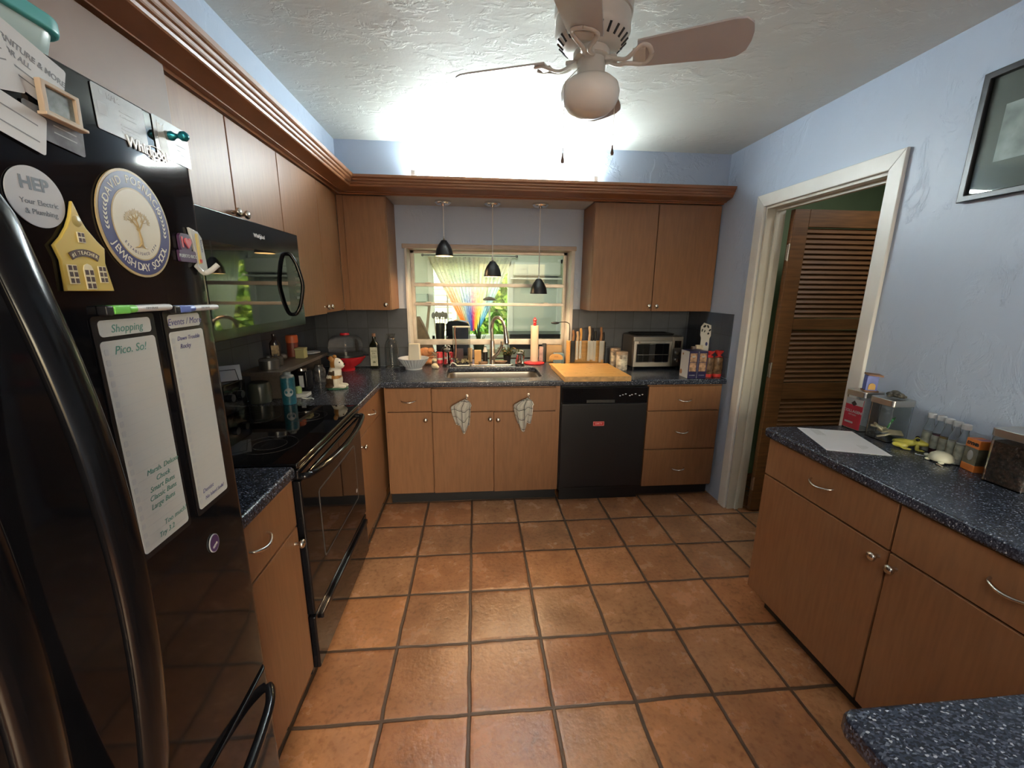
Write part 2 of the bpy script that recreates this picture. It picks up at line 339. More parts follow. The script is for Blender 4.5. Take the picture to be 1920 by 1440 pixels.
def copy_tree(o, loc=None, rot=None, label=None):
    c = o.copy(); COL.objects.link(c); W[c.name] = W[o.name]
    def rec(src, dst):
        for ch in list(src.children):
            d = ch.copy(); COL.objects.link(d); d.parent = dst; rec(ch, d)
    rec(o, c)
    if loc is not None: c.location = loc
    if rot is not None: c.rotation_euler = (0, 0, rot)
    if label: c['label'] = label
    return c
# ================================================================== THE ROOM
XW, XR, YW, ZC = -1.24, 1.775, 3.30, 2.437
b = new(); box(b, -1.4, 3.4, -2.7, 3.7, -.1, 0); struct('floor', b, FLOOR, 'square terracotta tiles with dark grout')
b = new(); box(b, -1.4, 3.4, -2.7, 3.52, ZC, ZC+.1); struct('ceiling', b, CEIL, 'white ceiling with rough trowelled plaster')
b = new()
WX0, WX1, WZ0, WZ1 = -.527, .772, .914, 1.843
for x0, x1, z0, z1 in ((-1.4, WX0, 0, ZC), (WX1, 3.4, 0, ZC), (WX0, WX1, 0, .874), (WX0, WX1, WZ1, ZC)): box(b, x0, x1, YW, 3.52, z0, z1)
struct('wall_back', b, WALL)
b = new(); box(b, -1.36, XW, -2.7, YW, 0, ZC); struct('wall_left', b, WALL)
DY0, DY1, DZ = 1.75, 2.52, 2.02
b = new()
for y0, y1, z0, z1 in ((-2.7, DY0, 0, ZC), (DY1, YW, 0, ZC), (DY0, DY1, DZ, ZC)): box(b, XR, 1.895, y0, y1, z0, z1)
struct('wall_right', b, WALL, 'light blue textured plaster wall with doorway')
b = new()
for x0, x1, z0, z1 in ((XW, .1, 0, ZC), (1.6, XR, 0, ZC), (.1, 1.6, 0, .9), (.1, 1.6, 2.1, ZC)): box(b, x0, x1, -2.7, -2.6, z0, z1)
struct('wall_front', b, WALL)
# side room beyond the doorway
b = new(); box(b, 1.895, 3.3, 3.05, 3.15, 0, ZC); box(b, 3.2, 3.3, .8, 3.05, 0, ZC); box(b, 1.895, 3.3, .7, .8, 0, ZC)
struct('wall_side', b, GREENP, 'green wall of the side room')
# soffits above the cabinets
b = new(); box(b, XW, -.884, -2.6, YW, 2.127, ZC); struct('wall_soffit_left', b, WALL)
b = new(); box(b, -.884, XR, 2.955, YW, 2.127, ZC); struct('wall_soffit_back', b, WALL, 'blue soffit above the back cabinets')
b = new(); box(b, -.59, .84, 2.99, YW, 2.12, 2.127); struct('ceiling_niche', b, SOFF, 'grey underside of the soffit over the sink')
# tiled splashbacks
for i, (x0, x1, y0, y1, z0, z1) in enumerate(((XW, WX0-.005, YW-.01, YW, .914, 1.366), (WX1+.012, XR, YW-.01, YW, .914, 1.366), (XW, XW+.01, 1.0, YW-.01, .914, 1.366), (XR-.01, XR, 2.70, YW-.01, .914, 1.362))):
    b = new(); box(b, x0, x1, y0, y1, z0, z1); struct('trim_%d' % (i+1), b, TILE, 'dark slate tile splashback')
# doorway casing
b = new()
cx0 = XR-.018
def vcas(y0, y1, z0, z1): box(b, cx0, XR, y0, y1, z0, z1, bev=.005)
prof = [(DY1, 0), (2.592, 0), (2.592, 2.092), (DY1, DZ)]
def cas(poly):
    bb = new(); prism(bb, poly, 0, .018, bev=.004); merge(b, bb, Matrix(((0, 0, -1, XR), (1, 0, 0, 0), (0, 1, 0, 0), (0, 0, 0, 1))))
cas([(DY1, 0), (2.592, 0), (2.592, 2.092), (DY1, DZ)]); cas([(DY0-.065, 0), (DY0, 0), (DY0, DZ), (DY0-.065, 2.092)])
cas([(DY0-.065, 2.092), (DY0, DZ), (DY1, DZ), (2.592, 2.092)])
struct('trim_5', b, WHITE, 'white door casing')
b = new(); box(b, XR, 1.895, DY1-.014, DY1, 0, DZ); box(b, XR, 1.895, DY0, DY0+.014, 0, DZ); box(b, XR, 1.895, DY0+.014, DY1-.014, DZ-.014, DZ)
box(b, 1.825, 1.85, DY1-.03, DY1-.014, 0, DZ-.014, bev=.004); box(b, 1.825, 1.85, DY0+.014, DY0+.03, 0, DZ-.014, bev=.004); box(b, 1.825, 1.85, DY0+.03, DY1-.03, DZ-.03, DZ-.014)
struct('trim_6', b, BEIGE, 'beige door jamb')
# louvred wooden door, swung open into the side room
DOORW = mat('louver_door_wood', (.17, .072, .022), .5, vary=.28, vscale=6, stretch=(1, 3, 14))
t = tag(thing('door_1', None, None, (1.915, 2.47, 0)), 'open brown louvred door', None, None, 'structure')
dx0, dx1, dy0, dy1 = 1.915, 2.62, 2.455, 2.49
b = new(); box(b, dx0, dx0+.10, dy0, dy1, .01, 2.0, bev=.003); box(b, dx1-.10, dx1, dy0, dy1, .01, 2.0, bev=.003)
for z0, z1 in ((1.90, 2.0), (1.28, 1.35), (.82, .93), (.01, .2)): box(b, dx0+.10, dx1-.10, dy0, dy1, z0, z1, bev=.002)
obj('door_frame', b, DOORW, t)
b = new()
for z0, z1 in ((1.355, 1.895), (.935, 1.275), (.205, .815)):
    k = int((z1-z0)/.030)
    for i in range(k):
        zc = z0+(i+.5)*(z1-z0)/k
        box(b, -.5*(dx1-dx0-.2), .5*(dx1-dx0-.2), -.0165, .0165, -.0035, .0035, T((dx0+dx1)/2, (dy0+dy1)/2, zc) @ RX(math.radians(58)))
obj('louver_slats', b, DOORW, t)
for z in (1.75, 1.02, .22):
    b = new(); box(b, 1.893, 1.915, dy0-.003, dy0, z-.045, z+.045); tube(b, [(1.905, dy0-.006, z-.05), (1.905, dy0-.006, z+.05)], .006, 8); obj('hinge', b, NICKEL, t)

# ------------------------------------------------------------------ kitchen pass window
b = new(); box(b, WX0-.005, WX0+.014, YW-.012, 3.50, WZ0, WZ1, bev=.002); box(b, WX1-.014, WX1+.012, YW-.012, 3.50, WZ0, WZ1, bev=.002)
struct('trim_7', b, mat('window_jamb_paint', (.62, .60, .57), .4, vary=.12, vscale=5), 'pale window jambs')
b = new(); box(b, WX0-.02, WX1+.02, YW-.02, 3.50, WZ1-.028, WZ1+.004, bev=.003); struct('trim_8', b, TAN, 'head board over the window, toned tan for warm light and shade')
ALU = mat('aged_aluminium', (.50, .46, .41), .38, .55, vary=.15, vscale=12)
wn = tag(thing('window_1', None, None, (.12, 3.47, .914)), 'awning window over the sink with four glass rows', None, None, 'structure')
b = new(); wy0, wy1 = 3.455, 3.49
x0, x1 = WX0+.014, WX1-.014
box(b, x0, x0+.028, wy0, wy1, WZ0, WZ1-.028, bev=.002); box(b, x1-.028, x1, wy0, wy1, WZ0, WZ1-.028, bev=.002)
box(b, x0, x1, wy0, wy1, WZ1-.05, WZ1-.028, bev=.002)
obj('window_frame', b, ALU, wn)
for z0, z1 in ((1.535, 1.564), (1.383, 1.408), (1.062, 1.108)):
    b = new(); box(b, x0+.02, x1-.02, wy0-.012, wy0+.012, z0, z1, bev=.003)
    if z1 > 1.2:
        for lx in (-.40, .56): box(b, lx, lx+.045, wy0-.03, wy0-.012, z1-.004, z1+.006, bev=.002)
    obj('sash_bar', b, ALU, wn)
for z0, z1 in ((1.564, WZ1-.05), (1.408, 1.535), (1.108, 1.383)):
    b = new(); box(b, x0+.028, x1-.028, 3.470, 3.474, z0, z1); obj('pane', b, PANE, wn)

# ================================================================== CABINETS
def slab(M, u0, u1, v0, v1, name, parent, w0=0, th=.019, g=.0015):
    b = new(); box(b, u0+g, u1-g, v0+g, v1-g, w0, w0+th, M, bev=.0022, mi=0); return obj(name, b, WOOD, parent)
def pull(M, u, v, parent, w=.019, L=.10, nm='drawer_pull'):
    b = new(); h = L/2
    pts = smooth_path([(u-h, v, w-.002), (u-h*.86, v-.004, w+.014), (u-h*.4, v-.009, w+.025), (u, v-.0105, w+.028), (u+h*.4, v-.009, w+.025), (u+h*.86, v-.004, w+.014), (u+h, v, w-.002)], 4)
    k = len(pts); tube(b, pts, [.0034+.002*math.sin(PI*i/(k-1)) for i in range(k)], 8, M)
    return obj(nm, b, NICKEL, parent)
def knob(M, u, v, parent, w=.019):
    b = new(); lathe(b, [(0, -.001), (.0075, 0), (.0065, .004), (.0055, .012), (.009, .016), (.0145, .020), (.016, .025), (.0135, .030), (.007, .033), (0, .0335)], M @ T(u, v, w), 20)
    return obj('knob', b, NICKEL, parent)
def carcass(parent, x0, x1, y0, y1, z0, z1, toe=None):
    b = new(); box(b, x0, x1, y0, y1, z0, z1, bev=.001); obj('carcass', b, WOOD, parent)
    if toe: b = new(); box(b, *toe, 0, z0+.001); obj('toe_kick', b, TOE, parent)

YF = 2.694
# --- back run of base cabinets
M = MB(YF+.019)
t = thing('base_cabinet', 'narrow base cabinet with one drawer left of the sink cabinet', 'cabinet', (-.455, 3.0, 0), 0, 'base cabinets')
carcass(t, -.615, -.303, YF+.020, 3.28, .098, .873, (-.615, -.303, YF+.07, 3.2))
d = slab(M, -.600, -.304, .706, .868, 'drawer', t); pull(M, -.454, .785, d)
d = slab(M, -.600, -.304, .103, .702, 'door', t); knob(M, -.343, .650, d)
t = thing('base_cabinet', 'wide base cabinet with two doors under the sink', 'cabinet', (.126, 3.0, 0), 0, 'base cabinets')
b = new(); box(b, -.303, .560, YF+.020, 3.28, .098, .64, bev=.001)
for yy in (YF+.020, 3.24): box(b, -.303, .560, yy, yy+.04, .64, .873)
box(b, -.303, -.285, YF+.02, 3.28, .64, .873); box(b, .545, .578, YF+.005, 3.28, .098, .873)
obj('carcass', b, WOOD, t); b = new(); box(b, -.303, .578, YF+.07, 3.2, 0, .099); obj('toe_kick', b, TOE, t)
slab(M, -.301, .553, .700, .864, 'false_drawer_front', t)
d = slab(M, -.301, .118, .100, .696, 'door', t); knob(M, .092, .648, d)
d = slab(M, .118, .553, .097, .694, 'door', t); knob(M, .147, .643, d)
t = thing('base_cabinet', 'base cabinet with three drawers right of the dishwasher', 'cabinet', (1.48, 3.0, 0), 0, 'base cabinets')
carcass(t, 1.203, 1.760, YF+.020, 3.28, .098, .873, (1.203, 1.760, YF+.07, 3.2))
for v0, v1, pz in ((.683, .862, .765), (.390, .679, .528), (.098, .386, .240)):
    d = slab(M, 1.210, 1.745, v0, v1, 'drawer', t); pull(M, 1.478, pz, d)
# --- left run
M = ML(-.654)
t = thing('base_cabinet', 'narrow base cabinet between the range and the back corner', 'cabinet', (-.93, 2.4, 0), 0, 'base cabinets')
carcass(t, -1.23, -.655, 2.138, 3.29, .098, .873, (-1.2, -.70, 2.138, 2.77))
d = slab(M, 2.142, 2.690, .712, .868, 'drawer', t); pull(M, 2.42, .79, d)
d = slab(M, 2.142, 2.690, .104, .708, 'door', t); knob(M, 2.19, .655, d)
t = thing('base_cabinet', 'narrow base cabinet between the fridge and the range', 'cabinet', (-.93, 1.15, 0), 0, 'base cabinets')
carcass(t, -1.23, -.655, .955, 1.365, .098, .873, (-1.2, -.70, .955, 1.365))
d = slab(M, .96, 1.356, .695, .868, 'drawer', t); pull(M, 1.115, .79, d)
d = slab(M, .96, 1.356, .085, .690, 'door', t); knob(M, 1.325, .640, d)
# --- right run
M = MR(1.339)
t = thing('base_cabinet', 'tall-doored base cabinet by the doorway on the right', 'cabinet', (1.55, 1.34, 0), 0, 'base cabinets')
carcass(t, 1.340, 1.765, 1.052, 1.640, .104, .873, (1.40, 1.765, 1.052, 1.60))
d = slab(M, -1.636, -1.054, .700, .868, 'drawer', t); pull(M, -1.335, .795, d)
d = slab(M, -1.636, -1.054, .106, .696, 'door', t); knob(M, -1.082, .66, d)
t = thing('base_cabinet', 'base cabinet on the right, nearest the camera beside the peninsula', 'cabinet', (1.55, .75, 0), 0, 'base cabinets')
carcass(t, 1.340, 1.765, .44, 1.050, .104, .873, (1.40, 1.765, .44, 1.050))
d = slab(M, -1.050, -.460, .700, .868, 'drawer', t); pull(M, -.757, .795, d)
d = slab(M, -1.050, -.460, .106, .696, 'door', t); knob(M, -1.022, .655, d)
t = thing('base_cabinet', 'brown cabinet under the near peninsula worktop', 'cabinet', (1.15, .1, 0), 0, 'base cabinets')
carcass(t, .60, 1.765, -.22, .400, .10, .873, (.66, 1.765, -.16, .34))

# --- worktops
def prism_counter(loops, label, nm='worktop'):
    b = new(); plate(b, loops, .875, .914, .009); return single(nm, b, COUNTER, label, 'worktop', 'navy speckled worktops')
XE = -.622
prism_counter([[(XW+.012, 2.137), (XE, 2.137), (XE, 2.672), (XR-.012, 2.672), (XR-.012, YW-.012), (WX1-.016, YW-.012), (WX1-.016, 3.60), (WX0+.016, 3.60), (WX0+.016, YW-.012), (XW+.012, YW-.012)], rrect(-.215, .47, 2.80, 3.205, .06)], 'navy speckled worktop with the sink, running round the back corner')
prism_counter([[(XW+.012, .95), (XE-.02, .95), (XE, .96), (XE, 1.352), (XE-.012, 1.366), (XW+.012, 1.366)]], 'small piece of navy worktop between fridge and range')
b_ = [(XR-.004, 1.662), (1.325, 1.662), (1.308, 1.655), (1.300, 1.640), (1.300, .436), (.545, .436), (.532, .432), (.526, .420), (.526, -.26), (XR-.004, -.26)]
prism_counter([b_], 'navy speckled worktop on the right with the near peninsula')

# --- wall cabinets
M = MB(2.987+.019)
t = thing('wall_cabinet', 'two-door wall cabinet to the right of the sink window', 'cabinet', (1.3, 3.15, 1.365), 0, 'wall cabinets')
carcass(t, .842, 1.773, 3.007, 3.295, 1.368, 2.118)
d = slab(M, .842, 1.304, 1.366, 2.112, 'door', t); knob(M, 1.278, 1.405, d)
d = slab(M, 1.306, 1.770, 1.366, 2.112, 'door', t); knob(M, 1.334, 1.405, d)
t = thing('wall_cabinet', 'single-door wall cabinet to the left of the sink window', 'cabinet', (-.75, 3.15, 1.365), 0, 'wall cabinets')
carcass(t, -.905, -.590, 3.007, 3.295, 1.368, 2.118)
d = slab(M, -.868, -.592, 1.366, 2.112, 'door', t); knob(M, -.622, 1.405, d)
M = ML(-.909)
t = thing('wall_cabinet', 'tall wall cabinet in the left corner beyond the microwave', 'cabinet', (-1.07, 2.5, 1.365), 0, 'wall cabinets')
carcass(t, -1.235, -.910, 2.118, 2.985, 1.368, 2.118)
d = slab(M, 2.116, 2.585, 1.362, 2.112, 'door', t); knob(M, 2.555, 1.405, d)
d = slab(M, 2.588, 2.865, 1.368, 2.112, 'door', t, w0=-.001); knob(M, 2.618, 1.405, d)
t = thing('wall_cabinet', 'short two-door wall cabinet above the microwave', 'cabinet', (-1.07, 1.74, 1.76), 0, 'wall cabinets')
carcass(t, -1.235, -.910, 1.36, 2.116, 1.765, 2.118)
d = slab(M, 1.375, 1.722, 1.762, 2.112, 'door', t); knob(M, 1.695, 1.782, d)
d = slab(M, 1.725, 2.113, 1.762, 2.112, 'door', t); knob(M, 1.752, 1.782, d)
t = thing('wall_cabinet', 'plain flat-fronted cabinet above the fridge', 'cabinet', (-1.05, .7, 1.80), 0, 'wall cabinets')
b = new(); box(b, -1.235, -.885, -.05, 1.362, 1.805, 2.118); obj('carcass', b, WOOD, t)
b = new(); box(b, -.885, -.862, -.05, 1.392, 1.80, 2.116, bev=.002); obj('front_panel', b, mat('taupe_panel', (.20, .118, .078), .5, vary=.08, vscale=4), t)

# --- crown moulding along both runs
b = new()
prof = [(.034, 2.1268), (-.018, 2.1268), (-.018, 2.119), (.004, 2.119), (.010, 2.126), (.080, 2.140), (.104, 2.146), (.108, 2.150), (.110, 2.158), (.116, 2.161), (.1185, 2.165), (.120, 2.173), (.126, 2.176), (.1285, 2.180), (.130, 2.188), (.136, 2.191), (.140, 2.196), (.142, 2.210), (.120, 2.212), (.112, 2.170), (.034, 2.166)]
rows = []
for d_, z in prof: rows.append([b.verts.new((-.89+d_, -.1, z)), b.verts.new((-.89+d_, 2.985-d_, z)), b.verts.new((1.773, 2.985-d_, z))])
k = len(rows)
for i in range(k):
    a, c = rows[i], rows[(i+1) % k]
    for j in (0, 1): b.faces.new((a[j], a[j+1], c[j+1], c[j]))
b.faces.new([r_[0] for r_ in rows]); b.faces.new([r_[2] for r_ in rows][::-1])
bmesh.ops.recalc_face_normals(b, faces=b.faces[:])
single('crown_moulding', b, WOODH, 'fluted brown crown moulding running above all the wall cabinets', 'moulding', smooth=20)
b = new(); box(b, -.884, -.6, 2.868, 2.886, 1.368, 2.118); box(b, -.89, -.872, 2.868, 2.99, 1.368, 2.118)
b = new(); box(b, -.909, -.868, 2.990, 3.004, 1.366, 2.116); single('filler_strip', b, WOOD, 'dark brown filler strip in the corner between the left and back wall cabinets', 'filler')

# --- fluorescent fixture on the crown
t = thing('fluorescent_light', 'bright white fluorescent tube fixture lying above the crown moulding', 'light', (.21, 2.90, 2.166))
b = new(); box(b, -.40, .82, 2.875, 2.925, 2.168, 2.222, bev=.004); obj('housing', b, WHITE, t)
b = new(); tube(b, [(-.36, 2.893, 2.236), (.78, 2.893, 2.236)], .0125, 16)
obj('tube', b, mat('lit_fluorescent_tube', (.9, .9, .9), .4, emit=(.90, .99, .97), estr=215), t)
for x in (-.385, .805):
    b = new(); box(b, x-.014, x+.014, 2.878, 2.912, 2.215, 2.252, bev=.003); obj('end_cap', b, WHITE, t)

# ================================================================== APPLIANCES
HANDM = mat('handle_black', (.004, .004, .005), .16, spec=.22)
def fx(y): return -.517-.009*((y-.435)/.455)**2
def onfridge(bm, w0=.001):
    for v in bm.verts:
        uu, vv, ww = v.co; v.co = Vector((fx(uu)+w0+ww, uu, vv))
    return bm
t = thing('refrigerator', 'black french door refrigerator with bottom freezer drawer', 'refrigerator', (-.9, .435, 0))
b = new(); box(b, -1.21, -.605, -.02, .890, .03, 1.765, bev=.006); obj('cabinet_body', b, BLACKM, t)
def dprof(y0, y1, r0, r1):
    out = [(-.60, y0), (-.60, y1)]
    def corner(y, s, rad):
        pts = []
        for i in range(6):
            a = PI/2*i/5
            pts.append((fx(y-s*rad)-rad+rad*math.sin(a)+0*(a), y-s*rad+s*rad*math.cos(a)))
        return pts
    out += corner(y1, 1, r1)
    for i in range(1, 12): yy = y1-r1-(y1-r1-y0-r0)*i/12; out.append((fx(yy), yy))
    out += corner(y0, -1, r0)[::-1]
    return out
for y0, y1, r0, r1 in ((.438, .889, .006, .022), (-.02, .432, .022, .006)):
    b = new(); prism(b, dprof(y0, y1, r0, r1), .615, 1.785, bev=.004); dr = obj('door', b, BLACK, t)
    hy = y0+.064 if y0 > 0 else y1-.064
    b = new(); pts = []
    for z, dd in ((.70, .004), (.715, .016), (.76, .030), (.85, .046), (1.0, .062), (1.15, .068), (1.3, .062), (1.42, .046), (1.52, .026), (1.575, .014), (1.60, .003)): pts.append((fx(hy)+dd, hy, z))
    tube(b, smooth_path(pts, 4), .0125, 16, flat=1.9); obj('door_handle', b, HANDM, dr)
b = new(); prism(b, dprof(-.02, .889, .022, .022), .07, .600, bev=.004); dr = obj('freezer_drawer', b, BLACK, t)
b = new(); pts = [(fx(y)+dd, y, .545) for y, dd in ((.87, .003), (.855, .015), (.80, .032), (.65, .048), (.435, .054), (.22, .048), (.07, .032), (.015, .015), (0, .003))]
tube(b, smooth_path(pts, 4), .011, 14); obj('drawer_handle', b, BLACK, dr)
b = new(); box(b, -.62, -.56, -.015, .885, .0, .062); obj('toe_grille', b, BLACKM, t)
b = new(); box(b, -.66, -.56, .82, .885, 1.785, 1.80, bev=.004); obj('hinge_cover', b, BLACKM, t)
# Whirlpool badge
WHITEINK = mat('badge_white', (.75, .76, .78), .3)
b = new(); text(b, 'Whirlpool', .021, T(.772, 1.722, .0008), .0008, off=.0004)
for i in range(2):
    pts = [(.787+.021*math.cos(a), 1.7215+.0105*math.sin(a), .001) for a in [2*PI*j/24+i for j in range(22)]]
    tube(b, pts, .0007, 6)
onfridge(b); obj('badge', b, WHITEINK, t, 0)

# --- range
t = thing('range', 'black glass-top electric range with oven', 'range', (-.93, 1.754, 0))
b = new(); box(b, -1.215, -.650, 1.372, 2.133, .03, .895, bev=.004); obj('range_body', b, BLACKM, t)
b = new(); box(b, -1.16, -.618, 1.372, 2.133, .898, .918, bev=.006); ct = obj('cooktop', b, GLASSB, t)
RING = mat('burner_ring_grey', (.05, .05, .055), .25)
for bx, by, br in ((-.80, 1.57, .10), (-.80, 1.94, .085), (-1.03, 1.57, .075), (-1.03, 1.94, .10)):
    b = new()
    for rr in (br, br*.6):
        plate(b, [[(bx+rr*math.cos(2*PI*i/40), by+rr*math.sin(2*PI*i/40)) for i in range(40)], [(bx+(rr-.002)*math.cos(2*PI*i/40), by+(rr-.002)*math.sin(2*PI*i/40)) for i in range(40)]], .9181, .9185)
    obj('burner_ring', b, RING, ct)
b = new(); box(b, -1.225, -1.165, 1.372, 2.133, .90, 1.07, bev=.01); bg_ = obj('backguard', b, BLACK, t)
for y in (1.45, 1.53, 1.98, 2.06): b = new(); lathe(b, [(0, 0), (.02, 0), (.018, .02), (0, .021)], ML(-1.165) @ T(y, 1.0, 0), 16); obj('control_knob', b, BLACKM, bg_)
M = ML(-.650)
b = new(); box(b, 1.376, 2.129, .855, .893, 0, .030, M, bev=.006); obj('front_rail', b, BLACK, t)
b = new(); box(b, 1.378, 2.127, .300, .850, 0, .032, M, bev=.006); dr = obj('oven_door', b, BLACK, t)
b = new(); plate(b, [rrect(1.530, 2.00, .455, .735, .012)], .0, .0012, M=ML(-.618)); obj('oven_window', b, GLASSB, dr)
b = new()
plate(b, [rrect(1.522, 2.008, .447, .743, .014), rrect(1.528, 2.002, .453, .737, .012)], .0, .0014, M=ML(-.618)); obj('window_border', b, mat('grey_print_line', (.05, .045, .042), .3), dr)
b = new(); pts = [(-.622, 1.392, .862), (-.598, 1.400, .864), (-.585, 1.47, .858), (-.572, 1.60, .852), (-.566, 1.752, .850), (-.572, 1.90, .852), (-.585, 2.035, .858), (-.598, 2.105, .864), (-.622, 2.113, .862)]
tube(b, smooth_path(pts, 4), .012, 12, flat=1.2); obj('oven_handle', b, BLACK, dr)
b = new(); text(b, 'Whirlpool', .013, ML(-.6175) @ T(1.968, .80, 0), .0004); obj('brand_lettering', b, mat('mark_grey', (.35, .35, .37), .3), dr, 0); b = new(); plate(b, [[(1.985+.011*math.cos(a*PI/10), .50+.011*math.sin(a*PI/10)) for a in range(20)]], 0, .0012, M=ML(-.6175)); obj('door_mark', b, MT['mark_grey'], dr)
b = new(); box(b, 1.378, 2.127, .055, .288, 0, .030, M, bev=.006); dr = obj('storage_drawer', b, BLACK, t)
b = new(); box(b, 1.42, 2.10, .245, .272, .028, .044, M, bev=.005); obj('drawer_lip', b, BLACK, dr)
b = new(); box(b, -1.2, -.68, 1.39, 2.115, 0, .055); obj('toe_kick', b, TOE, t)

# --- microwave
t = thing('microwave', 'black microwave with bowed handle above the range', 'microwave', (-1.05, 1.75, 1.332))
b = new(); box(b, -1.235, -.862, 1.373, 2.131, 1.335, 1.756, bev=.003); obj('microwave_body', b, BLACKM, t)
b = new(); box(b, -.862, -.840, 1.373, 2.131, 1.335, 1.756, bev=.004); dr = obj('door', b, mat('microwave_plastic', (.008, .008, .009), .15, spec=.25), t)
M = ML(-.840)
b = new(); plate(b, [rrect(1.40, 1.975, 1.372, 1.655, .02)], 0, .0012, M=M); obj('window', b, GLASSB, dr)
b = new(); pts = [(-.838, 1.990, 1.660), (-.822, 1.993, 1.655), (-.806, 2.0, 1.62), (-.794, 2.004, 1.57), (-.788, 2.006, 1.525), (-.794, 2.004, 1.48), (-.806, 2.0, 1.43), (-.822, 1.993, 1.398), (-.838, 1.990, 1.392)]
tube(b, smooth_path(pts, 4), .0085, 12, flat=1.3); obj('door_handle', b, BLACK, dr)
b = new(); text(b, 'Whirlpool', .020, M @ T(1.768, 1.706, 0), .0006, off=.0003)
tube(b, [(1.775+.016*math.cos(a/3), 1.706+.008*math.sin(a/3), .0006) for a in range(18)], .0006, 6, M); obj('badge', b, WHITEINK, dr, 0)
b = new()
for z in range(9): box(b, 2.055, 2.11, 1.40+z*.030, 1.412+z*.030, 0, .001, M)
obj('keypad', b, mat('keypad_grey', (.03, .03, .034), .3), t)
b = new(); box(b, -1.2, -.88, 1.39, 2.11, 1.328, 1.3355); obj('vent_grille', b, BLACKM, t)

# --- dishwasher
t = thing('dishwasher', 'black dishwasher below the cutting board', 'dishwasher', (.89, 3.0, 0))
b = new(); box(b, .585, 1.200, YF+.005, 3.25, .09, .868); obj('tub', b, BLACKM, t)
M = MB(YF+.005)
b = new(); box(b, .588, 1.197, .118, .745, 0, .022, M, bev=.004); dr = obj('door', b, BLACKM, t)
b = new(); box(b, .588, 1.197, .750, .866, 0, .026, M, bev=.006); cp = obj('control_panel', b, BLACK, t)
b = new(); box(b, .76, .96, .755, .775, .0262, .0275, M, bev=.0005); obj('grip_recess', b, TOE, cp)
b = new()
for i, x in enumerate((.99, 1.01, 1.03, 1.06, 1.075, 1.10, 1.13, 1.15)): box(b, x, x+.011, .800+(i % 3)*.006, .806+(i % 3)*.006, .026, .0266, M)
obj('button_marks', b, mat('button_print', (.45, .46, .48), .4), cp)
b = new(); box(b, .60, 1.19, YF+.03, YF+.05, .0, .115); obj('kick_plate', b, TOE, t)
t = thing('clean_dirty_magnet', 'small red magnet reading DIRTY on the dishwasher door', 'magnet', (.855, YF-.017, .60))
RED = mat('red_plastic', (.42, .02, .025), .35)
b = new(); box(b, .815, .895, .585, .618, .0225, .026, M, bev=.001); obj('magnet_plate', b, RED, t)
b = new(); text(b, 'DIRTY', .018, M @ T(.855, .6015, .0262), .0003, off=.0003); plate(b, [rrect(.817, .893, .587, .616, .003), rrect(.8185, .8915, .5885, .6145, .003)], 0, .0004, M=M @ T(0, 0, .026)); obj('lettering', b, mat('pale_pink_print', (.72, .45, .42), .5), t, 0)
# ================================================================== SINK, FAUCET, LAMPS, FAN
t = thing('sink', 'stainless steel undermount sink in the navy worktop', 'sink', (.1275, 3.0, .70))
b = new(); lo = rrect(-.21, .465, 2.805, 3.20, .058)
def loft(bm, loops, M=I4, close_last=True):
    bb = bmesh.new(); rs = [[bb.verts.new(p) for p in lp] for lp in loops]; n_ = len(rs[0])
    for a, c in zip(rs, rs[1:]):
        for i in range(n_): j = (i+1) % n_; bb.faces.new((a[i], a[j], c[j], c[i]))
    if close_last: bb.faces.new(rs[-1])
    bmesh.ops.recalc_face_normals(bb, faces=bb.faces[:]); return merge(bm, bb, M)
cx, cy = .1275, 3.0025
def shr(k, z): return [(cx+(x-cx)*k, cy+(y-cy)*k, z) for x, y in lo]
loft(b, [shr(1.04, .873), shr(1.0, .873), shr(.985, .86), shr(.96, .73), shr(.93, .705), shr(.85, .70)])
for fc in b.faces: fc.normal_flip()
obj('basin', b, STEEL, t)
b = new(); lathe(b, [(0, .7035), (.035, .7035), (.043, .701), (.045, .703), (.045, .70)], T(.12, 3.08, 0), 24); obj('drain', b, CHROME, t)

t = thing('faucet', 'tall satin nickel gooseneck faucet behind the sink', 'faucet', (.134, 3.30, .914))
b = new(); lathe(b, [(0, 0), (.034, 0), (.032, .006), (.024, .010), (.023, .06), (.021, .13), (.0195, .19), (.0165, .20), (0, .20)], T(.134, 3.30, .914), 24); obj('body', b, NICKEL, t)
b = new(); pts = smooth_path([(.134, 3.30, 1.10), (.131, 3.30, 1.18), (.131, 3.298, 1.235), (.145, 3.27, 1.285), (.175, 3.22, 1.303), (.205, 3.175, 1.285), (.222, 3.15, 1.235), (.228, 3.143, 1.205)], 5)
tube(b, pts, .0135, 16); obj('neck', b, NICKEL, t)
b = new(); tube(b, [(.227, 3.144, 1.212), (.231, 3.139, 1.18), (.237, 3.132, 1.115), (.238, 3.131, 1.108)], [.0165, .0175, .022, .019], 16)
sh = obj('spray_head', b, NICKEL, t)
b = new(); lathe(b, [(0, 0), (.016, 0), (.016, .004)], T(.238, 3.131, 1.104), 16); obj('nozzle', b, BLACKM, sh)
b = new(); pts = smooth_path([(.137, 3.29, .965), (.160, 3.27, 1.00), (.185, 3.25, 1.035), (.205, 3.235, 1.08), (.208, 3.233, 1.115)], 4)
tube(b, pts, [.016-.004*i/(len(pts)-1) for i in range(len(pts))], 12); obj('lever', b, NICKEL, t)
b = new(); plate(b, [rrect(-.06, .305, 3.270, 3.325, .025)], .914, .922, .003); obj('deck_plate', b, NICKEL, t)

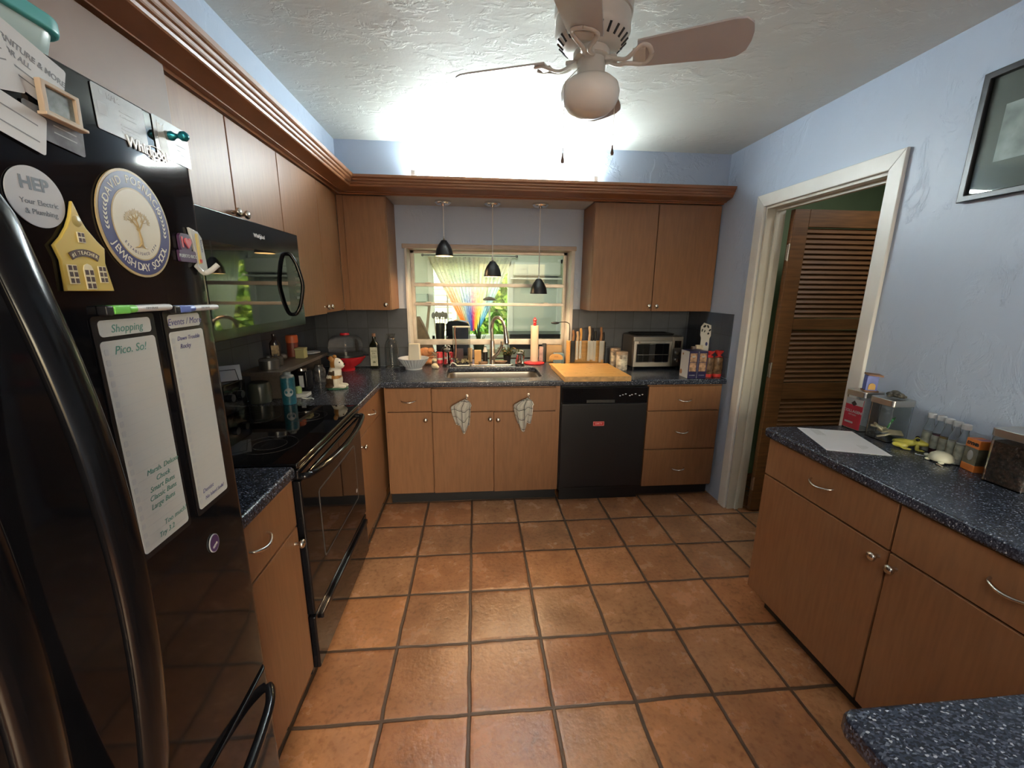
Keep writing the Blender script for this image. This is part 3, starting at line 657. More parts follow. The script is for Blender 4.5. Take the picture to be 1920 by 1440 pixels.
# pendants
BULB = mat('lit_warm_bulb', (1, .8, .5), .4, emit=(1, .66, .30), estr=45)
PBLK = mat('pendant_black_shade', (.012, .012, .014), .35)
pw = mat('pendant_inner_white', (.75, .70, .60), .5)
proto = None
for (px, zt, lab) in ((-.219, 1.880, 'black dome pendant lamp hanging highest, leftmost of three'), (.130, 1.740, 'black dome pendant lamp in the middle of three over the faucet'), (.475, 1.619, 'black dome pendant lamp hanging lowest, rightmost of three')):
    py = 3.12
    t = thing('pendant_lamp', lab, 'lamp', (px, py, 2.12), 0, 'pendant lamps over the sink')
    b = new(); lathe(b, [(0, 0), (.058, 0), (.058, -.012), (.050, -.016), (.046, -.022), (.014, -.024), (.010, -.034), (0, -.034)], T(px, py, 2.12), 28); obj('canopy', b, CHROME, t)
    b = new(); tube(b, [(px, py, 2.09), (px, py, zt-.01)], .0036, 8); obj('cord', b, mat('silver_cord', (.62, .62, .62), .4), t)
    b = new(); lathe(b, [(0, .004), (.004, .003), (.006, -.016), (.015, -.026), (.021, -.036), (.0215, -.042), (0, -.042)], T(px, py, zt), 20); obj('socket_cap', b, NICKEL, t)
    b = new(); P = [(.020, -.024), (.024, -.032), (.042, -.055), (.056, -.085), (.063, -.12), (.0645, -.132)]
    lathe(b, P+[(.0625, -.132), (.061, -.12), (.054, -.086), (.040, -.057), (.018, -.034)], T(px, py, zt), 32)
    for fc in b.faces:
        c = fc.calc_center_median(); rr = math.hypot(c.x-px, c.y-py)
        if fc.normal.x*(c.x-px)+fc.normal.y*(c.y-py) < 0: fc.material_index = 1
    obj('shade', b, [PBLK, pw], t)
    b = new(); ball(b, (px, py, zt-.092), .022, .022, .028); obj('bulb', b, BULB, t)
    ld = bpy.data.lights.new('pendant_bulb_light', 'SPOT'); ld.energy = 11; ld.color = (1, .58, .26); ld.shadow_soft_size = .02; ld.spot_size = math.radians(150); ld.spot_blend = .5
    lo_ = bpy.data.objects.new('pendant_bulb_light', ld); COL.objects.link(lo_); lo_.location = (px, py, zt-.125)
    lo_.data.energy = 8; lo_.data.color = (1, .66, .36)

# ceiling fan
FW = mat('fan_white', (.66, .64, .58), .35, vary=.06, vscale=8)
BLADE_U = mat('fan_blade', (.56, .54, .53), .16, vary=.06, vscale=5)
fcx, fcy = .40, 1.56
t = thing('ceiling_fan', 'white four-blade ceiling fan with a frosted globe light', 'ceiling fan', (fcx, fcy, ZC))
b = new(); lathe(b, [(0, ZC), (.125, ZC), (.128, ZC-.02), (.128, ZC-.05), (.123, ZC-.052), (.124, ZC-.056), (.124, ZC-.095), (.116, ZC-.11), (.088, ZC-.138), (0, ZC-.14)], T(fcx, fcy, 0), 48); obj('motor_housing', b, FW, t)
slm = mat('vent_slot_dark', (.03, .03, .03), .6)
for i in range(24):
    a = 2*PI*i/24; b = new(); p0 = Vector((math.cos(a)*.115, math.sin(a)*.115, ZC-.1115)); p1 = Vector((math.cos(a)*.095, math.sin(a)*.095, ZC-.131))
    tube(b, [p0, p1], .0042, 8, T(fcx, fcy, 0)); obj('vent_slot', b, slm, t)
b = new(); lathe(b, [(0, ZC-.14), (.055, ZC-.14), (.062, ZC-.150), (.062, ZC-.166), (.05, ZC-.17), (0, ZC-.17)], T(fcx, fcy, 0), 32); obj('rotor', b, FW, t)
b = new(); lathe(b, [(0, 2.275), (.044, 2.275), (.047, 2.268), (.047, 2.215), (.05, 2.212), (.05, 2.206), (0, 2.206)], T(fcx, fcy, 0), 32); lk = obj('light_kit_neck', b, FW, t)
zb = 2.262
for k in range(4):
    a = math.radians(-22.7+90*k); R_ = T(fcx, fcy, zb) @ RZ(a)
    b = new()
    for s in (-1, 1):
        pts = smooth_path([(.050, s*.012, .006), (.085, s*.014, -.010), (.115, s*.010, -.012), (.145, s*.030, -.004), (.165, s*.040, .002), (.185, s*.030, .002), (.195, 0, .002)], 4)
        tube(b, pts, .0052, 8, R_ @ RX(math.radians(-12.2)), flat=1.5)
    box(b, .045, .085, -.018, .018, -.006, .010, R_, bev=.004); box(b, .135, .175, -.030, .030, -.001, .004, R_ @ RX(math.radians(-12.2)), bev=.0015)
    arm = obj('blade_arm', b, FW, t)
    b = new(); o_ = [(.15, -.055), (.15, .055), (.42, .076), (.455, .072), (.478, .052), (.486, .018), (.486, -.018), (.478, -.052), (.455, -.072), (.42, -.076)]
    prism(b, o_, .004, .010, R_ @ RX(math.radians(-12.2)), bev=.001); obj('blade', b, BLADE_U, t)
FROST = mat('frosted_globe', (.88, .88, .82), .22, trans=0, spec=.5)
b = new(); lathe(b, [(.050, 2.214), (.060, 2.210), (.078, 2.204), (.094, 2.190), (.0995, 2.172), (.098, 2.152), (.088, 2.130), (.068, 2.112), (.042, 2.1035), (.018, 2.101), (0, 2.1005)], T(fcx, fcy, 0), 40); obj('globe', b, FROST, t)
for (x, y, z0, z1) in ((fcx-.078, fcy-.052, 2.23, 1.930), (fcx+.072, fcy+.01, 2.25, 1.985)):
    b = new(); sx = fcx+(x-fcx)*.62; sy = fcy+(y-fcy)*.62
    tube(b, [(sx, sy, z0), (x+(x-fcx)*.30, y+(y-fcy)*.3, 2.17), (x+(x-fcx)*.30, y+(y-fcy)*.3, z1+.03)], .0012, 6); ch = obj('pull_chain', b, NICKEL, t)
    X, Y = x+(x-fcx)*.30, y+(y-fcy)*.3
    b = new(); lathe(b, [(0, .034), (.002, .03), (.0035, .018), (.0065, .006), (.005, 0), (0, -.001)], T(X, Y, z1), 12); obj('chain_weight', b, mat('brown_weight', (.10, .06, .045), .35), ch)
# ================================================================== ON THE FRIDGE DOOR
PAPER = mat('white_paper', (.50, .52, .54), .45, vary=.03)
CREAM = mat('cream_board', (.47, .49, .48), .25, vary=.03)
GREYP = mat('grey_print', (.16, .17, .19), .5)
LGREY = mat('light_grey_print', (.36, .38, .40), .5)
GINK = mat('green_marker_ink', (.05, .20, .16), .5)
BINK = mat('blue_marker_ink', (.035, .035, .16), .5)
BOARD = mat('list_board_black', (.012, .012, .014), .25)
def strip_board(name, label, y0, y1, hdr, ink, lines, bxn):
    t = thing(name, label, 'whiteboard', (fx((y0+y1)/2), (y0+y1)/2, 1.09), 0, 'magnetic list boards on the fridge')
    b = new(); plate(b, [rrect(y0-.006, y1+.006, 1.09, 1.468, .005)], 0, .0012); onfridge(b); obj('backing', b, BOARD, t)
    b = new(); plate(b, [rrect(y0+.003, y1-.004, 1.439, 1.462, .006)], .0012, .0018); onfridge(b); hd = obj('header_field', b, CREAM, t)
    b = new(); plate(b, [rrect(y0, y1, 1.10, 1.433, .006)], .0012, .0018); onfridge(b); bd = obj('writing_field', b, CREAM, t)
    b = new()
    for i in range(bxn):
        z = 1.425-.3175*(i+.2)/bxn; plate(b, [rrect(y0+.004, y0+.011, z-.009, z, .002)], .0019, .0021)
        box(b, y0+.014, y1-.004, z-.0102, z-.0098, .0019, .0020)
    onfridge(b); obj('printed_lines', b, LGREY, bd)
    b = new(); text(b, hdr, .016, T((y0+y1)/2, 1.449, .0019), .0001, shear=.25); onfridge(b); obj('heading', b, ink, hd, 0); b = new()
    for (yy, zz, s, sz) in lines: text(b, s, sz, T(yy, zz, .0021), .0001, align='LEFT', shear=.3)
    onfridge(b); obj('handwriting', b, ink, bd)
strip_board('list_board', 'magnetic dry-erase shopping list with green handwriting, nearer the fridge handle', .608, .710, 'Shopping', GINK,
    [(.628, 1.418, 'Pico. So!', .017), (.640, 1.222, 'Marsh. Deluxe', .012), (.656, 1.207, 'Chuck', .012), (.640, 1.193, 'Smart Buns', .012), (.636, 1.179, 'Classic Buns', .012), (.636, 1.165, 'Large Buns', .012), (.655, 1.128, 'Too much!', .012), (.640, 1.113, 'Try 3.2', .012)], 21)
strip_board('list_board', 'magnetic dry-erase events list with blue handwriting, nearer the microwave', .743, .835, 'Events / More', BINK,
    [(.760, 1.420, 'Dawn Trouble', .0105), (.764, 1.406, 'Rocky', .0115), (.758, 1.130, 'Dentist', .011), (.762, 1.115, 'No Island Soda!', .0095)], 23)
def marker(label, y0, y1, z, capc):
    t = thing('marker', label, 'marker', (fx((y0+y1)/2)+.008, (y0+y1)/2, z-.007), 0, 'dry-erase markers on the fridge')
    xx = fx((y0+y1)/2)+.009; yc = y0+(y1-y0)*.42; Q = Matrix(((0, 0, 0, xx), (0, 0, 1, 0), (1, 0, 0, z), (0, 0, 0, 1)))
    Q = Matrix(((1, 0, 0, xx), (0, 0, 1, 0), (0, -1, 0, z), (0, 0, 0, 1)))
    b = new(); lathe(b, [(0, yc-.002), (.0052, yc), (.0052, y1-.012), (.0045, y1-.002), (.003, y1), (0, y1)], Q, 16); obj('barrel', b, PAPER, t)
    b = new(); lathe(b, [(0, y0+.012), (.0062, y0+.012), (.0062, yc-.012), (.0055, yc), (0, yc)], Q, 16); box(b, xx-.008, xx+.0065, y0+.012, yc-.014, z-.0062, z+.0062, bev=.002); obj('cap', b, capc, t)
    b = new(); box(b, xx-.0085, xx+.0055, y0, y0+.0125, z-.007, z+.006, bev=.002); obj('eraser', b, BLACKM, t)
    b = new(); text(b, 'DRY ERASE', .005, Matrix(((0, 0, 1, xx+.0053), (1, 0, 0, yc+.028), (0, 1, 0, z), (0, 0, 0, 1))), .0001); obj('barrel_print', b, GREYP, t)
marker('dry-erase marker with green cap above the shopping list', .617, .746, 1.476, mat('green_cap', (.16, .55, .09), .4))
marker('dry-erase marker with blue cap above the events list', .755, .879, 1.471, mat('blue_cap', (.09, .14, .42), .4))

# school seal magnet
SEALY, SEALZ = .716, 1.601
t = thing('round_seal_magnet', 'large round school seal magnet with a tree, navy and gold rings', 'magnet', (fx(SEALY), SEALY, SEALZ-.078))
GOLD = mat('seal_gold', (.42, .32, .16), .35); NAVY = mat('seal_navy', (.045, .05, .15), .3); SCREAM = mat('seal_cream', (.58, .54, .42), .4)
def disc(bm, cy_, cz, R, z0, z1, n=64, sx=1): plate(bm, [[(cy_+R*sx*math.cos(2*PI*i/n), cz+R*math.sin(2*PI*i/n)) for i in range(n)]], z0, z1)
def ell(bm, R, z0, z1): disc(bm, SEALY, SEALZ, R, z0, z1, sx=.90)
b = new(); ell(b, .078, 0, .0022); onfridge(b); obj('gold_rim', b, GOLD, t)
b = new(); ell(b, .0745, .0022, .0026); onfridge(b); obj('navy_ring', b, NAVY, t)
b = new(); ell(b, .0525, .0026, .0028); onfridge(b); obj('inner_rim', b, GOLD, t)
b = new(); ell(b, .0505, .0028, .0031); onfridge(b); obj('cream_field', b, SCREAM, t)
S9 = T(SEALY, SEALZ, 0) @ Matrix.Diagonal((.9, 1, 1, 1))
b = new(); arc_text(b, 'JEWISH DAY SCHOOL', .0165, .0635, math.radians(206), math.radians(334), S9 @ T(0, 0, .0027), True, .0002)
arc_text(b, 'DAVID POSNACK', .0165, .0635, math.radians(158), math.radians(22), S9 @ T(0, 0, .0027), False, .0002); onfridge(b); obj('lettering', b, mat('seal_lettering', (.62, .60, .52), .4), t, 0)
b = new(); R2 = random.Random(3)
def leaf(cx_, cz_, a, L=.007, wd=.0024, z=.0032):
    pts = [(0, 0), (L*.35, wd), (L, 0), (L*.35, -wd)]
    prism(b, pts, 0, .0002, T(SEALY+cx_, SEALZ+cz_, z) @ RZ(a))
def br(x, z, a, L, wd, dep):
    x2, z2 = x+L*math.cos(a), z+L*math.sin(a)
    tube(b, [(SEALY+x, SEALZ+z, .0032), (SEALY+(x+x2)/2+.001, SEALZ+(z+z2)/2, .0032), (SEALY+x2, SEALZ+z2, .0032)], [wd, wd*.8, wd*.55], 5, flat=1)
    if dep == 0:
        for q in (-.9, -.2, .5): leaf(x2, z2, a+q)
        return
    for q in (-.65, .05, .7): br(x2, z2, a+q+R2.uniform(-.15, .15), L*.68, wd*.6, dep-1)
    leaf(x2, z2, a+1.2, .006)
br(.001, -.030, 1.62, .022, .0024, 2)
for s in (-1, 1): tube(b, [(SEALY, SEALZ-.028, .0032), (SEALY+s*.006, SEALZ-.033, .0032), (SEALY+s*.013, SEALZ-.034, .0032)], [.0022, .0014, .0005], 5)
onfridge(b); obj('tree_emblem', b, GOLD, t, 0)
b = new(); arc_text(b, 'ESTABLISHED 1974', .0062, .043, math.radians(216), math.radians(324), S9 @ T(0, 0, .0032), True, .0001); onfridge(b); obj('small_lettering', b, NAVY, t, 0)
b = new()
for s in (-1, 1):
    for i in range(7):
        a = math.radians(270+s*(78+i*5.5)); 
        for q in (-.5, .5):
            prism(b, [(0, 0), (.003, .0012), (.007, 0), (.003, -.0012)], 0, .0002, T(SEALY+.9*.0635*math.cos(a), SEALZ+.0635*math.sin(a), .0027) @ RZ(a+s*PI/2+q))
onfridge(b); obj('laurel_print', b, MT['seal_lettering'], t, 0)

# yellow schoolhouse magnet
YEL = mat('yellow_plastic', (.50, .38, .085), .4)
t = thing('schoolhouse_magnet', 'yellow plastic schoolhouse magnet with small windows', 'magnet', (fx(.61), .61, 1.50))
S = lambda q, z: (.572+q*.074, 1.502+z*.110)
outl = [S(.04, 0), S(1, 0), S(.92, .34), S(.97, .52), S(.84, .60), S(.66, .74), S(.60, .82), S(.50, 1.02), S(.40, .84), S(.30, .72), S(.16, .60), S(0, .50), S(.07, .34)]
b = new(); prism(b, outl, 0, .005, bev=.0012); onfridge(b); obj('house_plate', b, YEL, t)
YW2 = mat('pale_yellow', (.66, .60, .40), .4); BRN = mat('dark_brown_print', (.06, .03, .025), .4)
def pane_set(q, z, w_, h_, arch=0):
    x0, z0 = S(q, z); x1, z1 = x0+w_, z0+h_
    bb = new(); poly = [(x0, z0), (x1, z0), (x1, z1)]
    if arch: poly += [((x0+x1)/2+w_/2*math.cos(a), z1+w_/2*math.sin(a)) for a in (PI/4, PI/2, 3*PI/4)]
    poly += [(x0, z1)]
    prism(bb, poly, .005, .0062); onfridge(bb); wo = obj('window', bb, YW2, t, 0)
    bb = new()
    nx, nz = 2, 2 if h_ < .018 else 3
    for i in range(nx):
        for j in range(nz): box(bb, x0+w_*(i+.18)/nx, x0+w_*(i+.88)/nx, z0+h_*(j+.15)/nz, z0+h_*(j+.88)/nz, .0062, .0065)
    onfridge(bb); obj('pane', bb, BRN, wo, 0)
pane_set(.12, .08, .013, .024); pane_set(.42, .02, .014, .026, 1); pane_set(.72, .10, .012, .022); pane_set(.44, .56, .010, .013)
b = new(); c0 = S(.5, .04)
plate(b, [[(c0[0]+(.040 if k == 0 else .049)*math.cos(a)*.9, c0[1]+(.040 if k == 0 else .049)*math.sin(a)) for k, seq in ((0, range(0, 11)), (1, range(10, -1, -1))) for a in [math.radians(60+6*i) for i in seq]]], .005, .0062); onfridge(b); bn = obj('banner', b, BRN, t)
b = new(); arc_text(b, '#1 TEACHER', .0066, .0443, math.radians(118), math.radians(62), T(c0[0], c0[1], .0063) @ Matrix.Diagonal((.9, 1, 1, 1)), False, .0002); onfridge(b); obj('banner_text', b, YW2, bn, 0)
b = new(); c1 = S(.5, .80); lathe(b, [(0, .0062), (.004, .0060), (.007, .005)], T(c1[0], c1[1], 0), 16); onfridge(b); obj('bell', b, mat('house_bell', (.38, .30, .10), .35), t)

# grey circular magnet behind the schoolhouse
t = thing('round_magnet', 'grey round plumber magnet half behind the yellow schoolhouse', 'magnet', (fx(.568), .568, 1.575))
b = new(); disc(b, .568, 1.610, .034, 0, .001); onfridge(b); obj('disc_plate', b, mat('silver_vinyl', (.40, .41, .44), .35), t)
b = new(); text(b, 'HEP', .020, T(.568, 1.624, .0012), .0001, off=.0006); text(b, 'Your Electric', .0085, T(.570, 1.604, .0012), .0001); text(b, '& Plumbing', .0085, T(.570, 1.593, .0012), .0001); onfridge(b); obj('lettering', b, mat('slate_print', (.10, .12, .15), .4), t, 0)

def card(name, label, cat, y, z, w_, h_, ang, m, lines=(), w0=.001, tiltt=0, ink=GREYP):
    t = thing(name, label, cat, (fx(y)+w0, y, z-h_/2))
    Q = T(y, z, w0) @ RZ(ang)
    b = new(); plate(b, [rrect(-w_/2, w_/2, -h_/2, h_/2, .003)], 0, .0005, M=Q); onfridge(b, 0); obj('sheet', b, m, t, 0)
    if lines:
        b = new()
        for (s, sz, dx, dz) in lines:
            if s is None: box(b, dx-sz/2, dx+sz/2, dz-.0007, dz+.0007, .0006, .0007, Q)
            elif s == '#': box(b, dx-sz/2, dx+sz/2, dz-sz/2, dz+sz/2, .0006, .0007, Q)
            else: text(b, s, sz, Q @ T(dx, dz, .0006), .0001, off=.0002)
        onfridge(b, 0); obj('printing', b, ink, t, 0)
    return t
card('flyer', 'white printed furniture flyer held by the small picture frame', 'paper', .592, 1.757, .088, .062, -.30, PAPER, [('FURNITURE & MORE', .0092, .002, .012), ('FOR ALL', .0085, -.012, .001), (None, .06, 0, -.010), (None, .05, 0, -.018)], .002)
card('card', 'small white card tucked left of the furniture flyer', 'paper', .553, 1.748, .045, .06, .25, PAPER, [(None, .03, 0, .01), (None, .03, 0, 0)], .0032)
card('photo_strip', 'glossy grey photo strip hanging below the small picture frame', 'photo', .612, 1.697, .075, .036, -.10, mat('photo_grey', (.16, .17, .19), .15, vary=.5, vscale=30), [(None, .03, .012, .004), (None, .03, .012, -.004)], .002, ink=LGREY)
card('envelope', 'white envelope with a grey curved stripe at the left fridge edge', 'paper', .566, 1.690, .060, .045, -.25, PAPER, [(None, .045, 0, -.01), (None, .04, 0, .008)], .0034)
# small framed picture magnet
t = thing('picture_frame_magnet', 'tiny wooden framed picture magnet', 'picture frame', (fx(.618)+.003, .618, 1.708))
Q = T(.618, 1.727, .0045) @ RZ(-.05)
FRW = mat('pale_frame_wood', (.42, .33, .24), .45)
b = new(); plate(b, [rrect(-.025, .025, -.019, .019, .001), rrect(-.019, .019, -.014, .014, .0005)], 0, .007, .001, Q); box(b, -.028, .028, -.022, -.018, 0, .011, Q, bev=.001); onfridge(b, 0); obj('frame', b, FRW, t)
b = new(); box(b, -.0195, .0195, -.0145, .0145, .001, .003, Q); onfridge(b, 0); obj('picture', b, mat('tiny_picture', (.15, .17, .16), .3, vary=.7, vscale=60), t)
# cards at the top
card('appointment_magnet', 'light grey printed card magnet along the top edge of the fridge door', 'magnet', .727, 1.752, .094, .058, 0, mat('grey_card', (.30, .32, .34), .3, vary=.05), [('MAM', .010, -.012, .020), ('#', .005, -.032, .021), ('#', .016, -.034, 0), (None, .03, .012, .008), (None, .03, .012, .002), (None, .04, .016, -.010), (None, .04, .016, -.015), (None, .04, .016, -.020)], ink=LGREY)
ct_ = card('photo_card', 'grey photo card pinned at the top corner of the fridge door', 'photo', .837, 1.753, .088, .062, 0, mat('photo_card_grey', (.27, .27, .26), .25, vary=.1), [(None, .03, .022, .0), (None, .03, .024, -.008), (None, .022, .028, -.014)], .001, ink=PAPER)
b = new(); prism(b, [(-.026, -.028), (-.004, -.028), (-.006, -.010), (-.012, .012), (-.010, .024), (-.014, .019), (-.021, .020), (-.026, .024), (-.028, .008)], .0006, .0008, T(.829, 1.753, .001)); onfridge(b, 0); obj('white_pet_picture', b, mat('pet_white', (.5, .5, .48), .4, vary=.2, vscale=60), ct_, 0)
t = thing('knob_magnet', 'shiny teal knob magnet on the grey photo card', 'magnet', (fx(.832), .832, 1.757))
b = new(); lathe(b, [(0, 0), (.007, 0), (.0075, .004), (.004, .009), (.0035, .014), (.0075, .019), (.008, .025), (.005, .029), (0, .03)], ML(fx(.832)+.0015) @ T(.832, 1.763, 0), 20); obj('knob_body', b, mat('teal_metallic', (.02, .25, .32), .15, .7), t)
# puerto rico magnet, flag opener
t = thing('souvenir_magnet', 'dark souvenir magnet reading I love Puerto Rico', 'magnet', (fx(.822), .822, 1.553))
b = new(); plate(b, [rrect(.800, .846, 1.553, 1.573, .003)], 0, .005); plate(b, [rrect(.806, .836, 1.570, 1.602, .008)], 0, .005); onfridge(b); obj('plate', b, mat('plum_plastic', (.06, .025, .07), .35), t)
b = new(); text(b, 'PUERTO RICO', .0078, T(.823, 1.563, .0052), .0002, off=.0002); onfridge(b); obj('lettering', b, LGREY, t, 0)
b = new(); text(b, 'I', .024, T(.812, 1.586, .0052), .0003, off=.001)
hp = [(0, -.009), (.009, .001), (.009, .006), (.0055, .009), (.002, .008), (0, .005), (-.002, .008), (-.0055, .009), (-.009, .006), (-.009, .001)]
prism(b, hp, 0, .002, T(.826, 1.586, .005)); onfridge(b); obj('heart', b, mat('pink_red', (.50, .08, .10), .4), t, 0)
t = thing('bottle_opener_magnet', 'white flat magnet with a yellow strip and wing-like clip', 'magnet', (fx(.862), .862, 1.535))
b = new(); prism(b, [(.838, 1.615), (.862, 1.610), (.872, 1.60), (.877, 1.545), (.872, 1.540), (.852, 1.537)], 0, .005, bev=.001); onfridge(b); obj('plate', b, CREAM, t)
b = new(); box(b, .852, .859, 1.552, 1.606, .005, .0065); onfridge(b); obj('yellow_strip', b, YEL, t)
b = new(); box(b, .8525, .8585, 1.554, 1.560, .0065, .0075); onfridge(b); obj('red_mark', b, RED, t)
b = new(); text(b, 'SAN JUAN', .005, T(.867, 1.585, .0052) @ RZ(-PI/2), .0002); onfridge(b); obj('lettering', b, NAVY, t, 0)
b = new(); tube(b, smooth_path([(.842, 1.548, .004), (.858, 1.536, .006), (.868, 1.540, .014), (.878, 1.552, .024)], 4), [.003]*13, 8, flat=1.6); onfridge(b); obj('clip', b, CREAM, t)
# oval magnet low
t = thing('oval_magnet', 'small oval purple magnet low on the fridge door', 'magnet', (fx(.766), .766, .997))
b = new(); disc(b, .766, 1.016, .0185, 0, .002, sx=.8); onfridge(b); obj('pale_rim', b, LGREY, t)
b = new(); disc(b, .766, 1.016, .0168, .002, .0024, sx=.8); onfridge(b); obj('purple_field', b, mat('purple_print', (.06, .03, .10), .35), t)
b = new(); text(b, 'one', .010, T(.766, 1.012, .0026) @ RZ(.35), .0002, off=.0004); onfridge(b); obj('lettering', b, CREAM, t, 0)
# ================================================================== ON THE WORKTOPS
CZ = .9145
def jar_glass(bm, prof, M, n=24): return lathe(bm, prof, M, n)
BAMBOO = mat('bamboo', (.60, .33, .095), .42, vary=.14, vscale=9, stretch=(1, 10, 10))
BAMBOOE = mat('bamboo_end', (.42, .25, .10), .5, vary=.3, vscale=30)
# cutting board
t = thing('cutting_board', 'thick bamboo cutting board overhanging the worktop above the dishwasher', 'cutting board', (.82, 2.87, CZ))
b = new(); box(b, .588, 1.050, 2.628, 3.140, CZ, CZ+.036, bev=.003)
for fc in b.faces:
    if abs(fc.normal.y) > .7: fc.material_index = 1
obj('board', b, [BAMBOO, BAMBOOE], t)
b = new(); rr = random.Random(5)
for i in range(22):
    x, y = rr.uniform(.61, 1.03), rr.uniform(2.65, 3.12); box(b, x-.009, x+.009, y-.0016, y+.0016, CZ+.036, CZ+.0363)
obj('dark_grain_marks', b, mat('grain_mark', (.30, .13, .035), .5), t)
# knife block
t = thing('knife_block', 'bamboo and clear acrylic knife block with knives beside the window', 'knife block', (.89, 3.24, CZ))
b = new(); box(b, .735, 1.045, 3.16, 3.275, CZ, CZ+.016, bev=.002); box(b, .742, 1.038, 3.215, 3.240, CZ+.016, CZ+.205, bev=.002); box(b, .736, .746, 3.165, 3.27, CZ+.016, CZ+.205, bev=.001); obj('bamboo_body', b, BAMBOO, t)
b = new(); box(b, .748, 1.036, 3.178, 3.183, CZ+.016, CZ+.200); box(b, 1.033, 1.038, 3.183, 3.215, CZ+.016, CZ+.2); obj('acrylic_front', b, GLASS, t)
KW = mat('pale_knife_handle', (.55, .40, .24), .5); KB = mat('brown_knife_handle', (.25, .12, .05), .5)
for (x, hgt, hm, wd, bl) in ((.775, .085, KB, .040, .17), (.808, .075, KW, .022, .15), (.835, .10, BAMBOO, .020, .14), (.905, .115, KW, .024, .16), (.928, .105, BLACKM, .026, .15), (.952, .08, BLACKM, .024, .16), (1.000, .11, KB, .020, .17), (1.018, .07, BLACKM, .02, .15)):
    k = thing('kitchen_knife', None, 'knife', (x, 3.20, CZ+.2), 0, 'knives in the block')
    k['label'] = {.775: 'brown-handled knife with black blade at the left end of the knife block', .808: 'pale-handled knife next to the black-bladed one in the knife block', .835: 'bamboo-handled knife third from the left in the knife block', .905: 'tallest pale-handled knife in the middle of the knife block', .928: 'black-handled knife just right of the tallest pale handle in the block', .952: 'short black-handled knife in the middle gap of the knife block', 1.0: 'tall brown-handled knife near the right end of the knife block', 1.018: 'black-handled knife at the right end of the knife block'}[x]
    b = new(); box(b, x-wd*.45, x+wd*.45, 3.197, 3.199, CZ+.205-bl, CZ+.21); obj('blade', b, BLACKM if x < .78 else STEEL, k)
    b = new(); tube(b, smooth_path([(x, 3.198, CZ+.208), (x+.003, 3.196, CZ+.208+hgt*.5), (x-.003, 3.193, CZ+.208+hgt)], 4), [.009, .0105, .011, .0105, .0095, .0095, .010, .0105, .0085], 10, flat=.75); obj('handle', b, hm, k)
t = thing('ladle', 'dark spoon-shaped ladle reaching left out of the knife block', 'ladle', (.745, 3.24, CZ+.2))
b = new(); tube(b, smooth_path([(.752, 3.255, CZ+.03), (.757, 3.258, CZ+.30), (.74, 3.258, CZ+.345), (.70, 3.255, CZ+.352), (.66, 3.252, CZ+.350)], 5), .003, 8); obj('handle', b, BLACKM, t)
b = new(); ball(b, (.635, 3.25, CZ+.346), .035, .022, .010); obj('bowl', b, BLACKM, t)
# jars next to the block
PRINT = mat('floral_print', (.42, .37, .30), .45, vary=.75, vscale=38)
for (x, y, r_, h, lab) in ((1.125, 3.20, .041, .150, 'round floral canister against the splashback, behind the other one'), (1.128, 3.045, .043, .142, 'cream and floral canister by the left front of the toaster oven')):
    t = thing('canister', lab, 'canister', (x, y, CZ), 0, 'two printed canisters')
    b = new(); lathe(b, [(0, 0), (r_*.93, 0), (r_, .006), (r_, h*.82), (r_*.97, h*.88), (0, h*.88)], T(x, y, CZ), 28); obj('body', b, PRINT, t)
    b = new(); lathe(b, [(0, h*.86), (r_*1.03, h*.86), (r_*1.03, h*.97), (r_*.96, h), (0, h)], T(x, y, CZ), 28); obj('lid', b, mat('brown_cream_lid', (.35, .26, .18), .4, vary=.3, vscale=30), t)
    b = new(); lathe(b, [(r_*1.004, h*.30), (r_*1.01, h*.31), (r_*1.01, h*.62), (r_*1.004, h*.63)], T(x, y, CZ), 28); obj('pale_band', b, mat('cream_band', (.62, .58, .46), .45, vary=.25, vscale=60), t)
# toaster oven
t = thing('toaster_oven', 'stainless toaster oven with glass door on the back worktop', 'toaster oven', (1.41, 3.16, CZ))
b = new(); box(b, 1.208, 1.612, 3.048, 3.280, CZ+.018, CZ+.262, bev=.012); obj('oven_body', b, mat('dark_steel', (.24, .225, .21), .34, .9), t)
M = MB(3.048)
b = new(); box(b, 1.214, 1.520, CZ+.022, CZ+.225, 0, .014, M, bev=.005); dr = obj('door', b, STEEL, t)
b = new(); plate(b, [rrect(1.236, 1.492, CZ+.062, CZ+.200, .006)], 0, .0012, M=M @ T(0, 0, .014)); obj('glass', b, GLASSB, dr)
b = new(); plate(b, [rrect(1.232, 1.496, CZ+.058, CZ+.204, .008), rrect(1.236, 1.492, CZ+.062, CZ+.200, .006)], 0, .003, M=M @ T(0, 0, .014)); obj('window_bezel', b, CHROME, dr)
b = new(); tube(b, smooth_path([(1.255, CZ+.213, .012), (1.258, CZ+.213, .034), (1.27, CZ+.213, .038), (1.465, CZ+.213, .038), (1.475, CZ+.213, .034), (1.478, CZ+.213, .012)], 3), .0065, 10, M); obj('handle', b, STEEL, dr)
b = new()
box(b, 1.24, 1.49, CZ+.118, CZ+.1195, .0155, .0165, M); obj('rack_line', b, STEEL, dr)
b = new(); box(b, 1.524, 1.608, CZ+.024, CZ+.256, 0, .008, M, bev=.003); cpn = obj('control_panel', b, mat('dark_steel', None) if False else MT['dark_steel'], t)
b = new(); box(b, 1.540, 1.592, CZ+.170, CZ+.225, .008, .009, M); obj('display', b, GLASSB, cpn)
for i in range(2):
    b = new(); lathe(b, [(0, 0), (.015, 0), (.014, .014), (0, .015)], M @ T(1.566, CZ+.075+i*.055, .008), 18); obj('knob', b, CHROME, cpn)
for x in (1.23, 1.59):
    for y in (3.07, 3.26): b = new(); lathe(b, [(0, 0), (.012, 0), (.012, .02)], T(x, y, CZ), 12); obj('foot', b, BLACKM, t)
t = thing('baking_tray', 'dark baking tray lying on top of the toaster oven', 'tray', (1.40, 3.17, CZ+.262))
